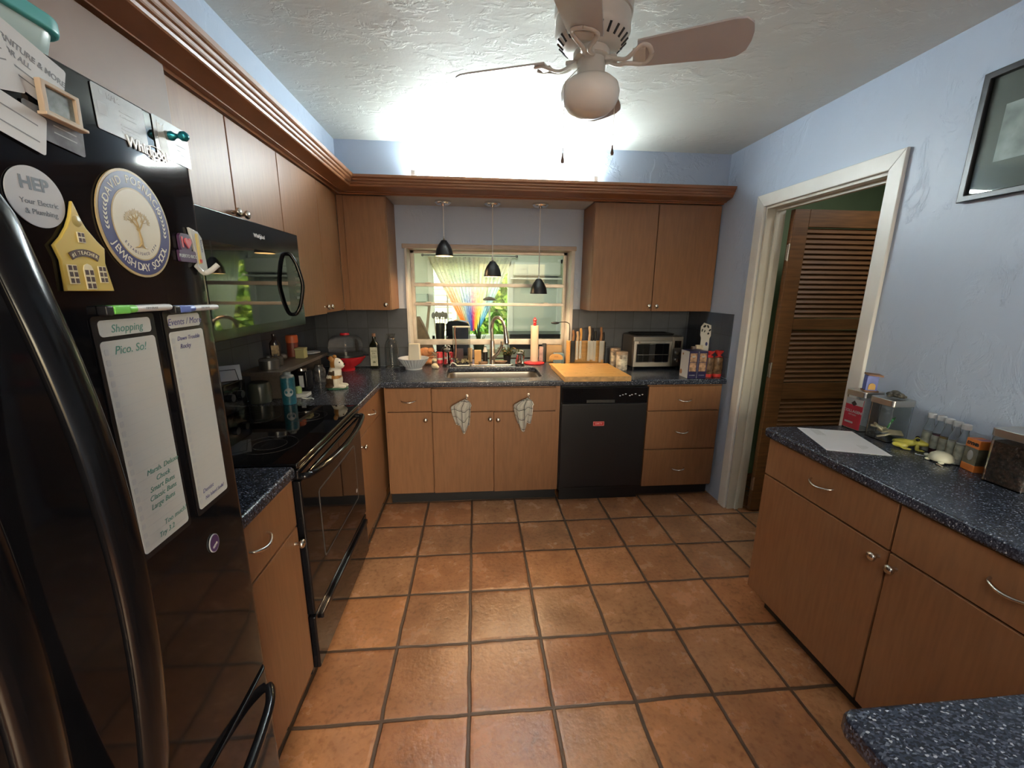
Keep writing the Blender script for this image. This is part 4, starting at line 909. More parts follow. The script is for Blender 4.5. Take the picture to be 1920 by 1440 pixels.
b = new(); loft(b, [[(x, y, CZ+.263) for x, y in rrect(1.25, 1.55, 3.09, 3.26, .015)], [(x, y, CZ+.275) for x, y in rrect(1.24, 1.56, 3.08, 3.27, .02)], [(x, y, CZ+.276) for x, y in rrect(1.244, 1.556, 3.084, 3.266, .02)], [(x, y, CZ+.265) for x, y in rrect(1.254, 1.546, 3.094, 3.256, .015)]]); obj('pan', b, mat('dark_pan', (.06, .06, .065), .25, .7), t)
# boxes right
BOXP = mat('navy_carton', (.016, .014, .07), .4); BOXW = mat('white_carton', (.55, .57, .60), .45)
for i, (x0, lab) in enumerate(((1.483, 'navy and white snack carton nearest the toaster oven'), (1.553, 'second navy snack carton, touching the coffee bags'))):
    x1 = x0+.066
    t = thing('snack_carton', lab, 'box', ((x0+x1)/2, 2.76, CZ), 0, 'snack cartons')
    b = new(); box(b, x0, x1, 2.700, 2.815, CZ, CZ+.192, bev=.001)
    for fc in b.faces:
        if fc.normal.x < -.7: fc.material_index = 1
    obj('box_body', b, [BOXP, BOXW], t)
    b = new(); M = MB(2.700)
    for q in range(2): box(b, x0+.008, x1-.008, CZ+.050+q*.066, CZ+.112+q*.066, 0, .0008, M)
    obj('photo_panel', b, mat('biscuit_photo', (.34, .21, .13), .5, vary=.6, vscale=45), t)
    b = new(); plate(b, [[(x0+.033+.012*math.cos(a/3), CZ+.155+.006*math.sin(a/3)) for a in range(19)]], .001, .0014, M=M); text(b, 'COOKIES', .010, M @ T(x0+.033, CZ+.022, .0005), .0003); obj('brand_print', b, LGREY, t, 0)
b = new(); Lm = Matrix(((0, 0, -1, 1.483), (-1, 0, 0, 0), (0, 1, 0, 0), (0, 0, 0, 1)))
plate(b, [[(-2.795+.015*math.cos(a/3), CZ+.035+.018*math.sin(a/3)) for a in range(19)]], 0, .0006, M=Lm); plate(b, [[(-2.785+.009*math.cos(a/3), CZ+.165+.008*math.sin(a/3)) for a in range(19)]], 0, .0006, M=Lm)
single('carton_print', b, mat('biscuit_print', (.30, .16, .08), .5), 'round biscuit and emblem print on the white carton side', 'print')
ob = bpy.data.objects['carton_print']; par = [o for o in bpy.data.objects if o.name == 'snack_carton'][0]
ob.location = Vector(ob.location)-Vector(par.location); ob.parent = par
for kk in ('label', 'category'):
    if kk in ob: del ob[kk]
# coffee bags
BAG = mat('brown_glossy_bag', (.13, .075, .04), .22, vary=.7, vscale=28); BAGR = mat('red_foil', (.50, .035, .03), .25)
for i, (x, lab) in enumerate(((1.664, 'brown glossy treat bag with red twisted top beside the navy cartons'), (1.733, 'brown glossy treat bag with red twisted top nearest the blue wall'))):
    y = 2.755
    t = thing('treat_bag', lab, 'bag', (x, y, CZ), 0, 'red-topped treat bags')
    b = new(); lathe(b, [(0, .001), (.028, .001), (.030, .02), (.034, .024), (.0355, .06), (.0325, .10), (.034, .135), (.030, .142), (0, .142)], T(x, y, CZ), 14, sy=.8)
    for v in b.verts: v.co += Vector((math.sin(v.co.z*170+i)*.0016, math.cos(v.co.z*140)*.0016, 0))
    obj('bag_body', b, BAG, t)
    b = new(); lathe(b, [(.0285, 0), (.031, .004), (.0325, .022), (.030, .024)], T(x, y, CZ), 14, sy=.82); obj('red_base', b, BAGR, t)
    b = new(); lathe(b, [(.030, .141), (.024, .150), (.012, .155), (.012, .160), (.030, .178), (.034, .186), (.0, .180)], T(x, y, CZ), 12, sy=.6)
    for v in b.verts: v.co.z += .005*math.sin(v.co.x*400)
    obj('red_top', b, BAGR, t)
# cards/books behind
COW = mat('cow_print', (.55, .53, .48), .5)
t = thing('spotted_board', 'tall cream card with black cow spots leaning in the right corner', 'card', (1.70, 3.10, CZ))
Q = T(1.703, 2.90, CZ) @ RY(math.radians(4)) @ RX(math.radians(-8)) @ Matrix.Diagonal((.66, 1, 1.04, 1))
b = new(); prism(b, [(-.05, 0), (.05, 0), (.05, .25), (.062, .27), (.062, .345), (-.03, .36), (-.062, .33), (-.062, .27), (-.05, .25)], -.003, .003, Q @ Matrix(((1, 0, 0, 0), (0, 0, -1, 0), (0, 1, 0, 0), (0, 0, 0, 1)))); obj('panel', b, COW, t)
b = new()
for (dx, dz, a, s1, s2) in ((-.02, .335, .3, .018, .009), (.02, .335, -.6, .015, .009), (.045, .31, .5, .014, .008), (-.045, .305, 1.2, .012, .007), (.03, .285, .2, .012, .008), (-.015, .30, .9, .010, .006), (.0, .05, .2, .022, .016), (.03, .15, 1, .012, .008)):
    prism(b, [(s1*math.cos(q*PI/5)*(1+.2*math.sin(3*q)), s2*math.sin(q*PI/5)) for q in range(10)], .003, .0036, Q @ Matrix(((1, 0, 0, 0), (0, 0, -1, 0), (0, 1, 0, 0), (0, 0, 0, 1))) @ T(dx, dz, 0) @ RZ(a))
obj('black_spots', b, BLACKM, t)
b = new(); prism(b, [(.014*math.cos(q*PI/8), .014*math.sin(q*PI/8)) for q in range(16)], .003, .0038, Q @ Matrix(((1, 0, 0, 0), (0, 0, -1, 0), (0, 1, 0, 0), (0, 0, 0, 1))) @ T(.02, .21, 0)); obj('blue_badge', b, NAVY, t)
for (x, y, w_, h, m, nm, lab) in ((1.640, 2.862, .050, .215, mat('cream_packet', (.50, .44, .33), .5, vary=.35, vscale=30), 'packet', 'cream packet with a blue round mark in front of the cow-spotted card'), (1.598, 2.862, .030, .205, mat('brown_blue_box', (.22, .16, .14), .5, vary=.6, vscale=14), 'packet', 'brown and blue packet between toaster oven and cream packet')):
    t = thing(nm, lab, 'packet', (x, y, CZ)) if x < 1.62 else thing(nm, lab, 'packet', (x, y, CZ))
    b = new(); box(b, x-w_/2, x+w_/2 if x > 1.62 else x+w_/2, y-.012, y+.012, CZ, CZ+h, bev=.002); obj('packet_body', b, m, t)
    b = new(); M = MB(y-.012); cxp = x
    plate(b, [[(cxp+(.4*w_ if x > 1.62 else .010)*math.cos(a/3), CZ+h-.045+(.3*w_ if x > 1.62 else .010)*math.sin(a/3)) for a in range(19)]], 0, .0008, M=M); obj('round_mark', b, mat('light_blue_print', (.16, .28, .48), .4), t)
# --- sink surroundings
CERAM = mat('grey_white_ceramic', (.44, .48, .54), .22)
t = thing('fluted_bowl', 'fluted grey-white ceramic bowl at the left of the sink window', 'bowl', (-.475, 3.14, CZ))
b = new(); bb = bmesh.new(); rings = []
for (rr_, h, fl) in ((.062, 0, 0), (.064, .008, 0), (.060, .012, 0), (.075, .030, .5), (.098, .062, 1), (.112, .082, .6), (.116, .088, .3), (.112, .089, .2), (.104, .078, .2), (.07, .03, 0), (.03, .018, 0)):
    rings.append([bb.verts.new(((rr_+.0035*fl*math.cos(28*2*PI*i/168))*math.cos(2*PI*i/168), (rr_+.0035*fl*math.cos(28*2*PI*i/168))*math.sin(2*PI*i/168), h)) for i in range(168)])
for a, c in zip(rings, rings[1:]):
    for i in range(168): j = (i+1) % 168; bb.faces.new((a[i], a[j], c[j], c[i]))
bb.faces.new(rings[0][::-1]); bb.faces.new(rings[-1]); bmesh.ops.recalc_face_normals(bb, faces=bb.faces[:]); merge(b, bb, T(-.475, 3.14, CZ)); obj('bowl_body', b, CERAM, t)
t = thing('white_cup_stack', 'tall off-white plastic holder standing in the fluted bowl', 'holder', (-.465, 3.14, CZ+.02))
b = new(); loft(b, [[(x, y, CZ+z) for x, y in rrect(-.465-w_, -.465+w_, 3.14-d_, 3.14+d_, .008)] for w_, d_, z in ((.042, .028, .02), (.045, .030, .10), (.0445, .030, .105), (.041, .028, .190), (.039, .026, .196))]); obj('holder_body', b, mat('off_white_plastic', (.62, .58, .48), .5), t)
def pump(x, y, h, lab):
    t = thing('glass_dispenser', lab, 'dispenser', (x, y, CZ), 0, 'glass dispensers by the sink')
    b = new(); lathe(b, [(0, 0), (.038, 0), (.039, .008), (.034, .014), (0, .014)], T(x, y, CZ), 24); obj('black_base', b, BLACKM, t)
    b = new(); lathe(b, [(0, .014), (.033, .014), (.036, .03), (.034, .04), (.029, .052), (.0265, h*.62), (.018, h*.70), (.014, h*.72)], T(x, y, CZ), 24); obj('glass_body', b, GLASS, t)
    b = new(); lathe(b, [(0, h*.62), (.016, h*.66), (.026, h*.74), (.027, h*.80), (.020, h*.84), (0, h*.85)], T(x, y, CZ), 20); obj('dark_cap', b, mat('smoke_cap', (.10, .11, .12), .25), t)
    b = new(); tube(b, [(x, y, CZ+h*.84), (x, y, CZ+h*.96), (x+.012, y-.006, CZ+h*.985), (x+.028, y-.014, CZ+h*.93)], .0035, 8); tube(b, [(x, y, CZ+.03), (x, y, CZ+h*.7)], .002, 6); obj('pump', b, CREAM, t)
pump(-.228, 3.262, .170, 'tall glass pump dispenser with black base, left of the faucet')
pump(.355, 3.262, .128, 'short glass pump dispenser with black base, right of the faucet')
t = thing('glass_canister', 'tall clear rectangular glass canister left of the faucet', 'canister', (-.115, 3.37, CZ))
b = new(); plate(b, [rrect(-.185, -.045, 3.345, 3.435, .012), rrect(-.181, -.049, 3.349, 3.431, .010)], .003, .300, M=T(0, 0, CZ)); plate(b, [rrect(-.185, -.045, 3.345, 3.435, .012)], 0, .004, M=T(0, 0, CZ)); obj('glass_walls', b, GLASS, t)
b = new(); plate(b, [rrect(-.187, -.043, 3.343, 3.437, .012), rrect(-.180, -.050, 3.350, 3.430, .010)], .30, .306, M=T(0, 0, CZ)); obj('rim', b, CREAM, t)
b = new(); tube(b, smooth_path([(-.165, 3.343, CZ+.306), (-.168, 3.335, CZ+.25), (-.160, 3.338, CZ+.17), (-.166, 3.34, CZ+.05)], 5), .004, 8); obj('side_tube', b, mat('copper_brown', (.28, .14, .09), .35), t)
b = new(); rr = random.Random(9)
for i in range(34): ball(b, (rr.uniform(-.17, -.06), rr.uniform(3.355, 3.42), CZ+rr.uniform(.008, .04)), .008, .006, .005, n=8, m=6)
obj('pasta', tag(b, None) if False else b, mat('pasta_cream', (.60, .50, .28), .5), t)['kind'] = 'stuff'
t = thing('white_cable', 'tangled white rag and cord left of the faucet base', 'cloth', (-.12, 3.245, CZ))
b = new(); tube(b, smooth_path([(-.205, 3.235, CZ+.006), (-.19, 3.238, CZ+.03), (-.165, 3.24, CZ+.022), (-.15, 3.236, CZ+.008), (-.10, 3.245, CZ+.006), (-.05, 3.24, CZ+.007)], 5), .005, 8, flat=1.6); obj('rag', b, CREAM, t)
GAR = mat('garlic_cream', (.62, .54, .38), .5)
b = new(); ball(b, (-.318, 3.155, CZ+.021), .026, .022, .021); ball(b, (-.300, 3.150, CZ+.012), .016, .014, .012); single('sponge_ball', b, GAR, 'cream-coloured round shell on the worktop left of the sink', 'shell')
t = thing('spice_jar', 'small spice jar with cream cap by the fluted bowl', 'jar', (-.330, 3.25, CZ))
b = new(); lathe(b, [(0, 0), (.019, 0), (.019, .040), (.016, .045), (0, .045)], T(-.330, 3.25, CZ), 18); obj('glass', b, mat('spice_dark', (.14, .11, .09), .2), t)
b = new(); lathe(b, [(0, .045), (.019, .045), (.019, .060), (0, .061)], T(-.330, 3.25, CZ), 18); obj('cap', b, GAR, t)
t = thing('bread_loaf', 'orange-brown bread loaf on the worktop beside the fluted bowl', 'bread', (-.375, 3.33, CZ))
b = new(); ball(b, (-.375, 3.33, CZ+.025), .05, .04, .025); ball(b, (-.34, 3.31, CZ+.014), .03, .025, .014); obj('bread_loaf', b, mat('bread_crust', (.40, .17, .07), .6, vary=.5, vscale=30), t)
t = thing('bread_heap', 'orange-brown roll on the window sill behind the fluted bowl', 'bread', (-.40, 3.415, CZ))
b = new(); ball(b, (-.42, 3.415, CZ+.085), .055, .03, .045); ball(b, (-.37, 3.40, CZ+.10), .03, .02, .03); box(b, -.49, -.33, 3.39, 3.44, CZ, CZ+.06, bev=.01); obj('roll', b, MT['bread_crust'], t)
for (x, lab) in ((-.300, 'small red can on the sill, left of the tall dispenser'), (-.217, 'small red can on the sill, right of the tall dispenser')):
    t = thing('red_can', lab, 'can', (x, 3.40, CZ), 0, 'red cans on the sill')
    b = new(); lathe(b, [(0, 0), (.024, 0), (.026, .004), (.026, .088), (.022, .093), (0, .093)], T(x, 3.40, CZ), 20); obj('can_body', b, mat('red_can', (.50, .04, .06), .35, vary=.3, vscale=25), t)
    b = new(); lathe(b, [(.0262, .03), (.0264, .032), (.0264, .045), (.0262, .047)], T(x, 3.40, CZ), 20); obj('pale_stripe', b, CREAM, t)
t = thing('spiky_ornament', 'black and cream star-shaped ornament beside the left red can', 'ornament', (-.335, 3.37, CZ))
b = new()
for k in range(7):
    a = k*2*PI/7; tube(b, [(-.335, 3.37, CZ+.085), (-.335+.028*math.cos(a), 3.365, CZ+.085+.028*math.sin(a))], [.007, .004], 6)
box(b, -.350, -.320, 3.36, 3.38, CZ, CZ+.06, bev=.004); obj('star', b, mat('black_cream', (.18, .14, .10), .4, vary=.9, vscale=40), t)
t = thing('dark_bowl', 'dark round pot on the sill behind the red cans', 'pot', (-.275, 3.44, CZ))
b = new(); lathe(b, [(0, 0), (.03, 0), (.05, .06), (.045, .11), (.03, .13), (0, .135)], T(-.245, 3.455-.02, CZ), 20, sy=.5); obj('pot_body', b, BLACKM, t)
# behind the canister
for (x0, x1, h, m, nm, lab) in ((-.165, -.105, .115, mat('mauve_pack', (.20, .10, .11), .5), 'packet', 'mauve packet behind the glass canister'), (-.07, -.03, .12, mat('tan_tumbler', (.42, .28, .14), .5), 'packet', 'tan carton behind the right side of the glass canister'), (-.012, .045, .11, mat('yellow_tan', (.55, .32, .12), .5), 'box', 'orange-tan wooden block just left of the faucet')):
    y0 = 3.36 if x0 > -.02 else 3.438; y1 = y0+.018
    b = new(); box(b, x0, x1, y0, y1 if y0 > 3.4 else y0+.05, CZ, CZ+h, bev=.004); single(nm, b, m, lab, nm)
t = thing('sauce_bottle', 'black bottle with a white neck label behind the faucet', 'bottle', (.078, 3.40, CZ))
b = new(); lathe(b, [(0, 0), (.020, 0), (.021, .01), (.021, .09), (.019, .095), (.012, .115), (.011, .14), (0, .141)], T(.078, 3.40, CZ), 18); obj('bottle_body', b, BLACKM, t)
b = new(); lathe(b, [(.0195, .085), (.0198, .097), (.0125, .118), (.0115, .135)], T(.0775, 3.40, CZ), 18); obj('white_label', b, PAPER, t)
# plates and plants on the sill
WOODD = mat('brown_wood_plate', (.22, .14, .09), .5, vary=.5, vscale=20)
for (x, y, r_, lab) in ((.200, 3.368, .060, 'oval brown wooden dish right of the faucet'), (.06, 3.335, .04, 'small grey-brown oval dish left of the faucet')):
    b = new(); lathe(b, [(0, .006), (r_*.8, .008), (r_, .018), (r_*1.02, .020), (r_*1.0, .014), (r_*.7, 0), (0, 0)], T(x, y, CZ+.0), 28, sy=.6); single('wooden_dish', b, WOODD, lab, 'dish', 'wooden dishes on the sill')
LEAF = mat('dark_leaf', (.035, .055, .02), .5, vary=.6, vscale=20); LEAFB = mat('dry_leaf', (.16, .11, .05), .5, vary=.5, vscale=25)
def plant(x, y, lab, hh, n_, spread, seed, potm, mix=.4):
    t = thing('potted_plant', lab, 'plant', (x, y, CZ), 0, 'small plants on the sill')
    b = new(); lathe(b, [(0, 0), (.026, 0), (.034, .055), (.036, .062), (.032, .062), (.030, .05), (0, .05)], T(x, y, CZ), 20); obj('pot', b, potm, t)
    b = new(); q = random.Random(seed)
    for i in range(n_):
        a = q.uniform(0, 2*PI); rr_ = q.uniform(.1, 1)*spread; h = .05+q.uniform(.2, 1)*hh
        p = Vector((x+rr_*math.cos(a), y+rr_*math.sin(a)*.35, CZ+h)); tube(b, [(x, y, CZ+.05), ((x+p.x)/2, (y+p.y)/2, CZ+.05+(h-.05)*.75), p], .0012, 4)
        L_ = q.uniform(.010, .020); Q = T(*p) @ Matrix.Rotation(q.uniform(0, 6), 4, Vector((q.uniform(-1, 1), q.uniform(-1, 1), q.uniform(-1, 1))).normalized())
        prism(b, [(-L_, 0), (-L_*.3, L_*.42), (L_*.4, L_*.36), (L_, 0), (L_*.4, -L_*.36), (-L_*.3, -L_*.42)], -.0004, .0004, Q, mi=1 if q.random() < mix else 0)
    obj('foliage', b, [LEAF, LEAFB], t)
plant(.265, 3.418, 'dark trailing plant on the sill behind the faucet lever', .075, 70, .085, 4, BLACKM)
plant(.378, 3.405, 'small plant in a striped copper pot on the sill', .06, 34, .03, 5, mat('copper_stripes', (.25, .13, .09), .3, .4, vary=.6, vscale=60, stretch=(1, 1, .01)))
# red paper towel holder
t = thing('paper_towel_holder', 'red paper towel holder with a nearly finished white roll', 'paper towel holder', (.487, 3.36, CZ))
REDE = mat('red_enamel', (.48, .02, .03), .2)
b = new(); lathe(b, [(0, 0), (.085, 0), (.088, .006), (.080, .014), (.03, .018), (0, .018)], T(.487, 3.36, CZ), 40); obj('base', b, REDE, t)
b = new(); lathe(b, [(0, .018), (.006, .018), (.006, .318), (.015, .320), (.016, .326), (.011, .330), (.011, .335), (.015, .337), (.015, .343), (.011, .347), (.011, .352), (.016, .355), (.016, .362), (.009, .372), (.004, .382), (0, .384)], T(.487, 3.36, CZ), 20); obj('post', b, REDE, t)
b = new(); lathe(b, [(.012, .019), (.032, .019), (.0325, .315), (.012, .315)], T(.487, 3.36, CZ), 32)
box(b, .487+.020, .487+.0215, 3.325, 3.36, CZ+.03, CZ+.30); obj('roll', b, mat('paper_towel', (.66, .58, .46), .8, bump=.3, bscale=120), t)
b = new(); box(b, .535, .570, 3.40, 3.42, CZ, CZ+.135, bev=.004); single('slim_bottle', b, mat('pink_white_tube', (.50, .34, .32), .4, vary=.4, vscale=20), 'slim pink and white tube beside the paper towel holder', 'tube')
b = new(); box(b, .565, .600, 3.415, 3.44, CZ, CZ+.16, bev=.006); single('black_box', b, BLACKM, 'narrow black box on the sill right of the towel holder', 'box')
t = thing('sponge_caddy', 'small wooden arched sponge caddy left of the knife block', 'caddy', (.652, 3.28, CZ))
b = new(); prism(b, [(.60, .045)]+[(.655-.055*math.cos(q*PI/12), .062+.032*math.sin(q*PI/12)) for q in range(13)]+[(.71, .045)], 0, .008, MB(3.27) @ T(0, CZ, 0)); obj('arch', b, BAMBOO, t)
b = new(); text(b, 'SINK', .016, MB(3.261) @ T(.655, CZ+.07, 0), .0004); obj('burnt_lettering', b, mat('burnt_brown', (.25, .12, .04), .6), t, 0)
b = new(); box(b, .603, .705, 3.21, 3.30, CZ, CZ+.010, bev=.002); obj('tray', b, BAMBOO, t)
b = new(); box(b, .607, .613, 3.262, 3.270, CZ+.01, CZ+.05); box(b, .697, .703, 3.262, 3.270, CZ+.01, CZ+.05); obj('clear_posts', b, GLASS, t)
b = new(); box(b, .655, .735, 3.33, 3.40, CZ, CZ+.085, bev=.003); single('blue_box', b, mat('dusty_blue', (.14, .24, .30), .5), 'dusty blue box on the sill behind the sponge caddy', 'box')
b = new(); box(b, .60, .735, 3.42, 3.44, CZ+.0, CZ+.145, bev=.003); single('tan_board', b, MT['tan_tumbler'], 'tan board standing on the sill behind the blue box', 'board')

# --- towels
def towel(x, z, lab, seed, mirror=1):
    t = thing('dish_towel', lab, 'towel', (x, 2.66, z), 0, 'checked dish towels on the sink cabinet')
    bb = bmesh.new(); uv = None; nu, nv = 34, 30; q = random.Random(seed); g = []
    for j in range(nv+1):
        v = j/nv; row = []
        for i in range(nu+1):
            uu = i/nu-.5
            wdt = .035+.100*min(1, v*5)**.7*(1-.45*v*v)
            xx = x+mirror*(uu*wdt-.030*min(1, v*4)+.012*v*v)
            fold = .011*math.sin(uu*17+v*2.2+seed)*(.35+.65*min(1, v*3))+.004*math.sin(uu*41+v*5)
            hang = z-.182*v-.062*v*max(0, math.cos((uu-.15*math.cos(seed))*5))-.012*(1-v)*abs(uu)*2
            yy = 2.655+fold-.012*math.sin(PI*min(1, v*1.2))
            yy = min(yy, 2.668)
            row.append(bb.verts.new((xx, yy, hang)))
        g.append(row)
    uvl = bb.loops.layers.uv.new('UVMap')
    for j in range(nv):
        for i in range(nu):
            fc = bb.faces.new((g[j][i], g[j+1][i], g[j+1][i+1], g[j][i+1]))
            for lp, (a, c) in zip(fc.loops, ((i, j), (i, j+1), (i+1, j+1), (i+1, j))): lp[uvl].uv = (a/nu, c/nv)
    bmesh.ops.solidify(bb, geom=bb.faces[:], thickness=.0018)
    o = obj('cloth', bb, TOWEL, t, 60)
    b = new(); tube(b, smooth_path([(x+.012*mirror, 2.675, z+.012), (x+.012*mirror, 2.655, z+.014), (x+.010*mirror, 2.645, z+.005), (x+.006*mirror, 2.648, z-.004)], 4), .0035, 8); lathe(b, [(0, 0), (.010, 0), (.010, .004), (0, .005)], MB(2.694) @ T(x+.012*mirror, z+.012, .018-.018), 14); obj('hook', b, NICKEL, t)
def towel_mat():
    m = bpy.data.materials.new('checked_towel'); m.use_nodes = True; n = m.node_tree; b = n.nodes['Principled BSDF']; L = n.links.new; b.inputs['Roughness'].default_value = .9
    tc = nd(n, 'ShaderNodeTexCoord'); sp = nd(n, 'ShaderNodeSeparateXYZ'); L(tc.outputs['UV'], sp.inputs[0])
    def ln(s, k, off): fr = mathn(n, 'FRACT', mathn(n, 'ADD', mathn(n, 'MULTIPLY', s, k), off)); return mathn(n, 'LESS_THAN', mathn(n, 'ABSOLUTE', mathn(n, 'SUBTRACT', fr, .5)), .032)
    e = mathn(n, 'MAXIMUM', ln(sp.outputs[0], 2.6, .1), ln(sp.outputs[1], 3.4, .3)); e2 = mathn(n, 'MAXIMUM', ln(sp.outputs[0], 2.6, .27), ln(sp.outputs[1], 3.4, .45))
    k = mathn(n, 'MAXIMUM', e, mathn(n, 'MULTIPLY', e2, .25))
    mx = nd(n, 'ShaderNodeMix', data_type='RGBA'); L(k, mx.inputs[0]); mx.inputs[6].default_value = (.82, .81, .76, 1); mx.inputs[7].default_value = (.045, .05, .06, 1); L(mx.outputs[2], b.inputs['Base Color'])
    return m
TOWEL = towel_mat()
towel(-.075, .800, 'grey-white checked dish towel hanging from the left hook on the sink cabinet', 1, 1)
towel(.345, .803, 'grey-white checked dish towel hanging from the right hook on the sink cabinet', 2.4, 1)
# ================================================================== LEFT CORNER
t = thing('popcorn_maker', 'red-based popcorn maker with a clear dome in the left back corner', 'popcorn maker', (-.965, 3.12, CZ))
X, Y = -.965, 3.12
b = new(); lathe(b, [(0, 0), (.055, 0), (.058, .012), (.05, .02), (.105, .055), (.135, .095), (.138, .108), (.130, .112), (0, .112)], T(X, Y, CZ), 36); obj('red_base', b, REDE, t)
b = new(); lathe(b, [(0, .112), (.142, .112), (.142, .125), (0, .126)], T(X, Y, CZ), 36); tube(b, [(X+.13, Y-.03, CZ+.12), (X+.175, Y-.045, CZ+.122)], .008, 8); tube(b, [(X-.13, Y-.03, CZ+.12), (X-.17, Y-.045, CZ+.122)], .008, 8); obj('black_tray', b, BLACKM, t)
b = new(); lathe(b, [(.118, .126), (.120, .20), (.112, .235), (.085, .258), (0, .265)], T(X, Y, CZ), 36)
for v in b.verts: pass
obj('dome', b, mat('smoked_clear', (.80, .78, .78), .02, trans=1, ior=1.25), t)
b = new(); lathe(b, [(0, .264), (.035, .266), (.03, .28), (0, .283)], T(X, Y, CZ), 20); obj('lid_knob', b, REDE, t)
t = thing('olive_oil_bottle', 'dark square olive oil bottle with a cream label', 'bottle', (-.775, 3.20, CZ))
X, Y = -.775, 3.20
b = new(); loft(b, [[(x, y, CZ+z) for x, y in rrect(X-w_, X+w_, Y-w_, Y+w_, w_*rk, 4)] for w_, z, rk in ((.030, 0, .25), (.032, .006, .25), (.032, .175, .25), (.027, .195, .6), (.013, .215, .95), (.012, .245, .98), (.013, .247, .98))]); obj('bottle_body', b, mat('dark_green_glass', (.006, .008, .004), .07), t)
b = new(); lathe(b, [(0, .245), (.0135, .245), (.0135, .268), (0, .269)], T(X, Y, CZ), 16); obj('cap', b, mat('brown_cap', (.22, .12, .08), .4), t)
b = new(); box(b, X-.027, X+.027, CZ+.022, CZ+.165, .0, .001, MB(Y-.032)); lb = obj('label_sheet', b, mat('oil_label', (.46, .46, .36), .5, vary=.2, vscale=60), t)
b = new(); M = MB(Y-.033)
text(b, 'OLIVE', .017, M @ T(X, CZ+.135, 0), .0003); text(b, 'OIL', .017, M @ T(X, CZ+.118, 0), .0003)
for z in (.10, .092, .084): box(b, X-.02, X+.02, CZ+z, CZ+z+.002, 0, .0004, M)
for k in range(5): prism(b, [(0, 0), (.006, .003), (.013, 0), (.006, -.003)], 0, .0004, M @ T(X, CZ+.048, 0) @ RZ(k*.7+.2))
obj('label_print', b, mat('dark_olive_print', (.05, .07, .03), .5), lb, 0)
t = thing('glass_carafe', 'empty clear glass carafe between the oil bottle and fluted bowl', 'carafe', (-.650, 3.22, CZ))
b = new(); lathe(b, [(0, 0), (.048, 0), (.052, .008), (.052, .17), (.042, .20), (.026, .222), (.024, .245), (.034, .262), (.032, .262), (.022, .245), (.023, .222), (.04, .198), (.049, .17), (.049, .01), (0, .008)], T(-.65, 3.22, CZ), 32); obj('glass_body', b, GLASS, t)
b = new(); lathe(b, [(.0262, .222), (.030, .224), (.030, .232), (.0255, .234)], T(-.65, 3.22, CZ), 24); obj('neck_band', b, CHROME, t)
# figurine (seated bulldog)
FWt = mat('figurine_white', (.62, .58, .50), .3); FBr = mat('figurine_orange_brown', (.34, .15, .035), .3); FDk = mat('figurine_dark_brown', (.06, .035, .022), .3)
t = thing('dog_figurine', 'ceramic seated dog figurine in white, orange and dark brown on the worktop', 'figurine', (-.86, 2.53, CZ))
X, Y = -.86, 2.53
bb = bmesh.new()
def mb_surface(parts, name, mats_, par, colf, res=.006):
    md = bpy.data.metaballs.new('mb'); mo = bpy.data.objects.new('mb', md); COL.objects.link(mo); md.resolution = res; md.threshold = .35
    for (x, y, z, r_, sx, sy, sz) in parts:
        e = md.elements.new(type='ELLIPSOID'); e.co = (x, y, z); e.radius = r_; e.size_x, e.size_y, e.size_z = sx, sy, sz
    dg = bpy.context.evaluated_depsgraph_get(); dg.update(); me = bpy.data.meshes.new_from_object(mo.evaluated_get(dg)); b = bmesh.new(); b.from_mesh(me)
    bpy.data.meshes.remove(me); bpy.data.objects.remove(mo); bpy.data.metaballs.remove(md)
    for fc in b.faces: fc.material_index = colf(fc.calc_center_median()); fc.smooth = True
    return obj(name, b, mats_, par, 180) if par else b
S_ = .00112
def E(x, y, z, rx, ry, rz): m_ = max(rx, ry, rz); return (X+x*S_, Y+y*S_, CZ+z*S_, m_*S_*1.35, rx/m_, ry/m_, rz/m_)
parts = [E(-8, 0, 48, 44, 40, 50), E(4, 0, 96, 36, 36, 34), E(14, -4, 138, 36, 38, 34), E(38, -6, 128, 20, 24, 18), E(12, -30, 45, 20, 16, 38), E(14, 26, 45, 20, 16, 38), E(38, -22, 14, 28, 15, 12), E(38, 20, 14, 28, 15, 12), E(28, -14, 80, 14, 14, 28), E(-4, -30, 168, 13, 9, 16), E(-2, 28, 168, 13, 9, 16), E(-18, -8, 16, 38, 40, 16)]
def colf(c):
    x, y, z = (c.x-X)/S_, (c.y-Y)/S_, (c.z-CZ)/S_
    if z > 122 and x < 20 and abs(y+4) > -99 and (x < 6 or z < 0): return 1
    if 118 < z < 175 and x < 14: return 1
    if 78 < z < 100+x*.2 and x < 8: return 2
    if 62 < z <= 78 and x > -5: return 1
    if z < 62 and x < 2 and z > 14+x: return 2
    return 0
mb_surface(parts, 'body', [FWt, FBr, FDk], t, colf)
b = new(); ball(b, (X+.063, Y-.006, CZ+.150), .005, .007, .005); ball(b, (X+.045, Y-.034, CZ+.166), .004, .004, .004); ball(b, (X+.046, Y+.018, CZ+.166), .004, .004, .004); obj('nose_and_eyes', b, BLACK, t)
b = new(); lathe(b, [(0, 0), (.062, 0), (.064, .004), (.06, .008), (0, .008)], T(X+.01, Y, CZ), 28, sy=.75); obj('green_base', b, mat('figurine_green', (.05, .14, .09), .35), t)
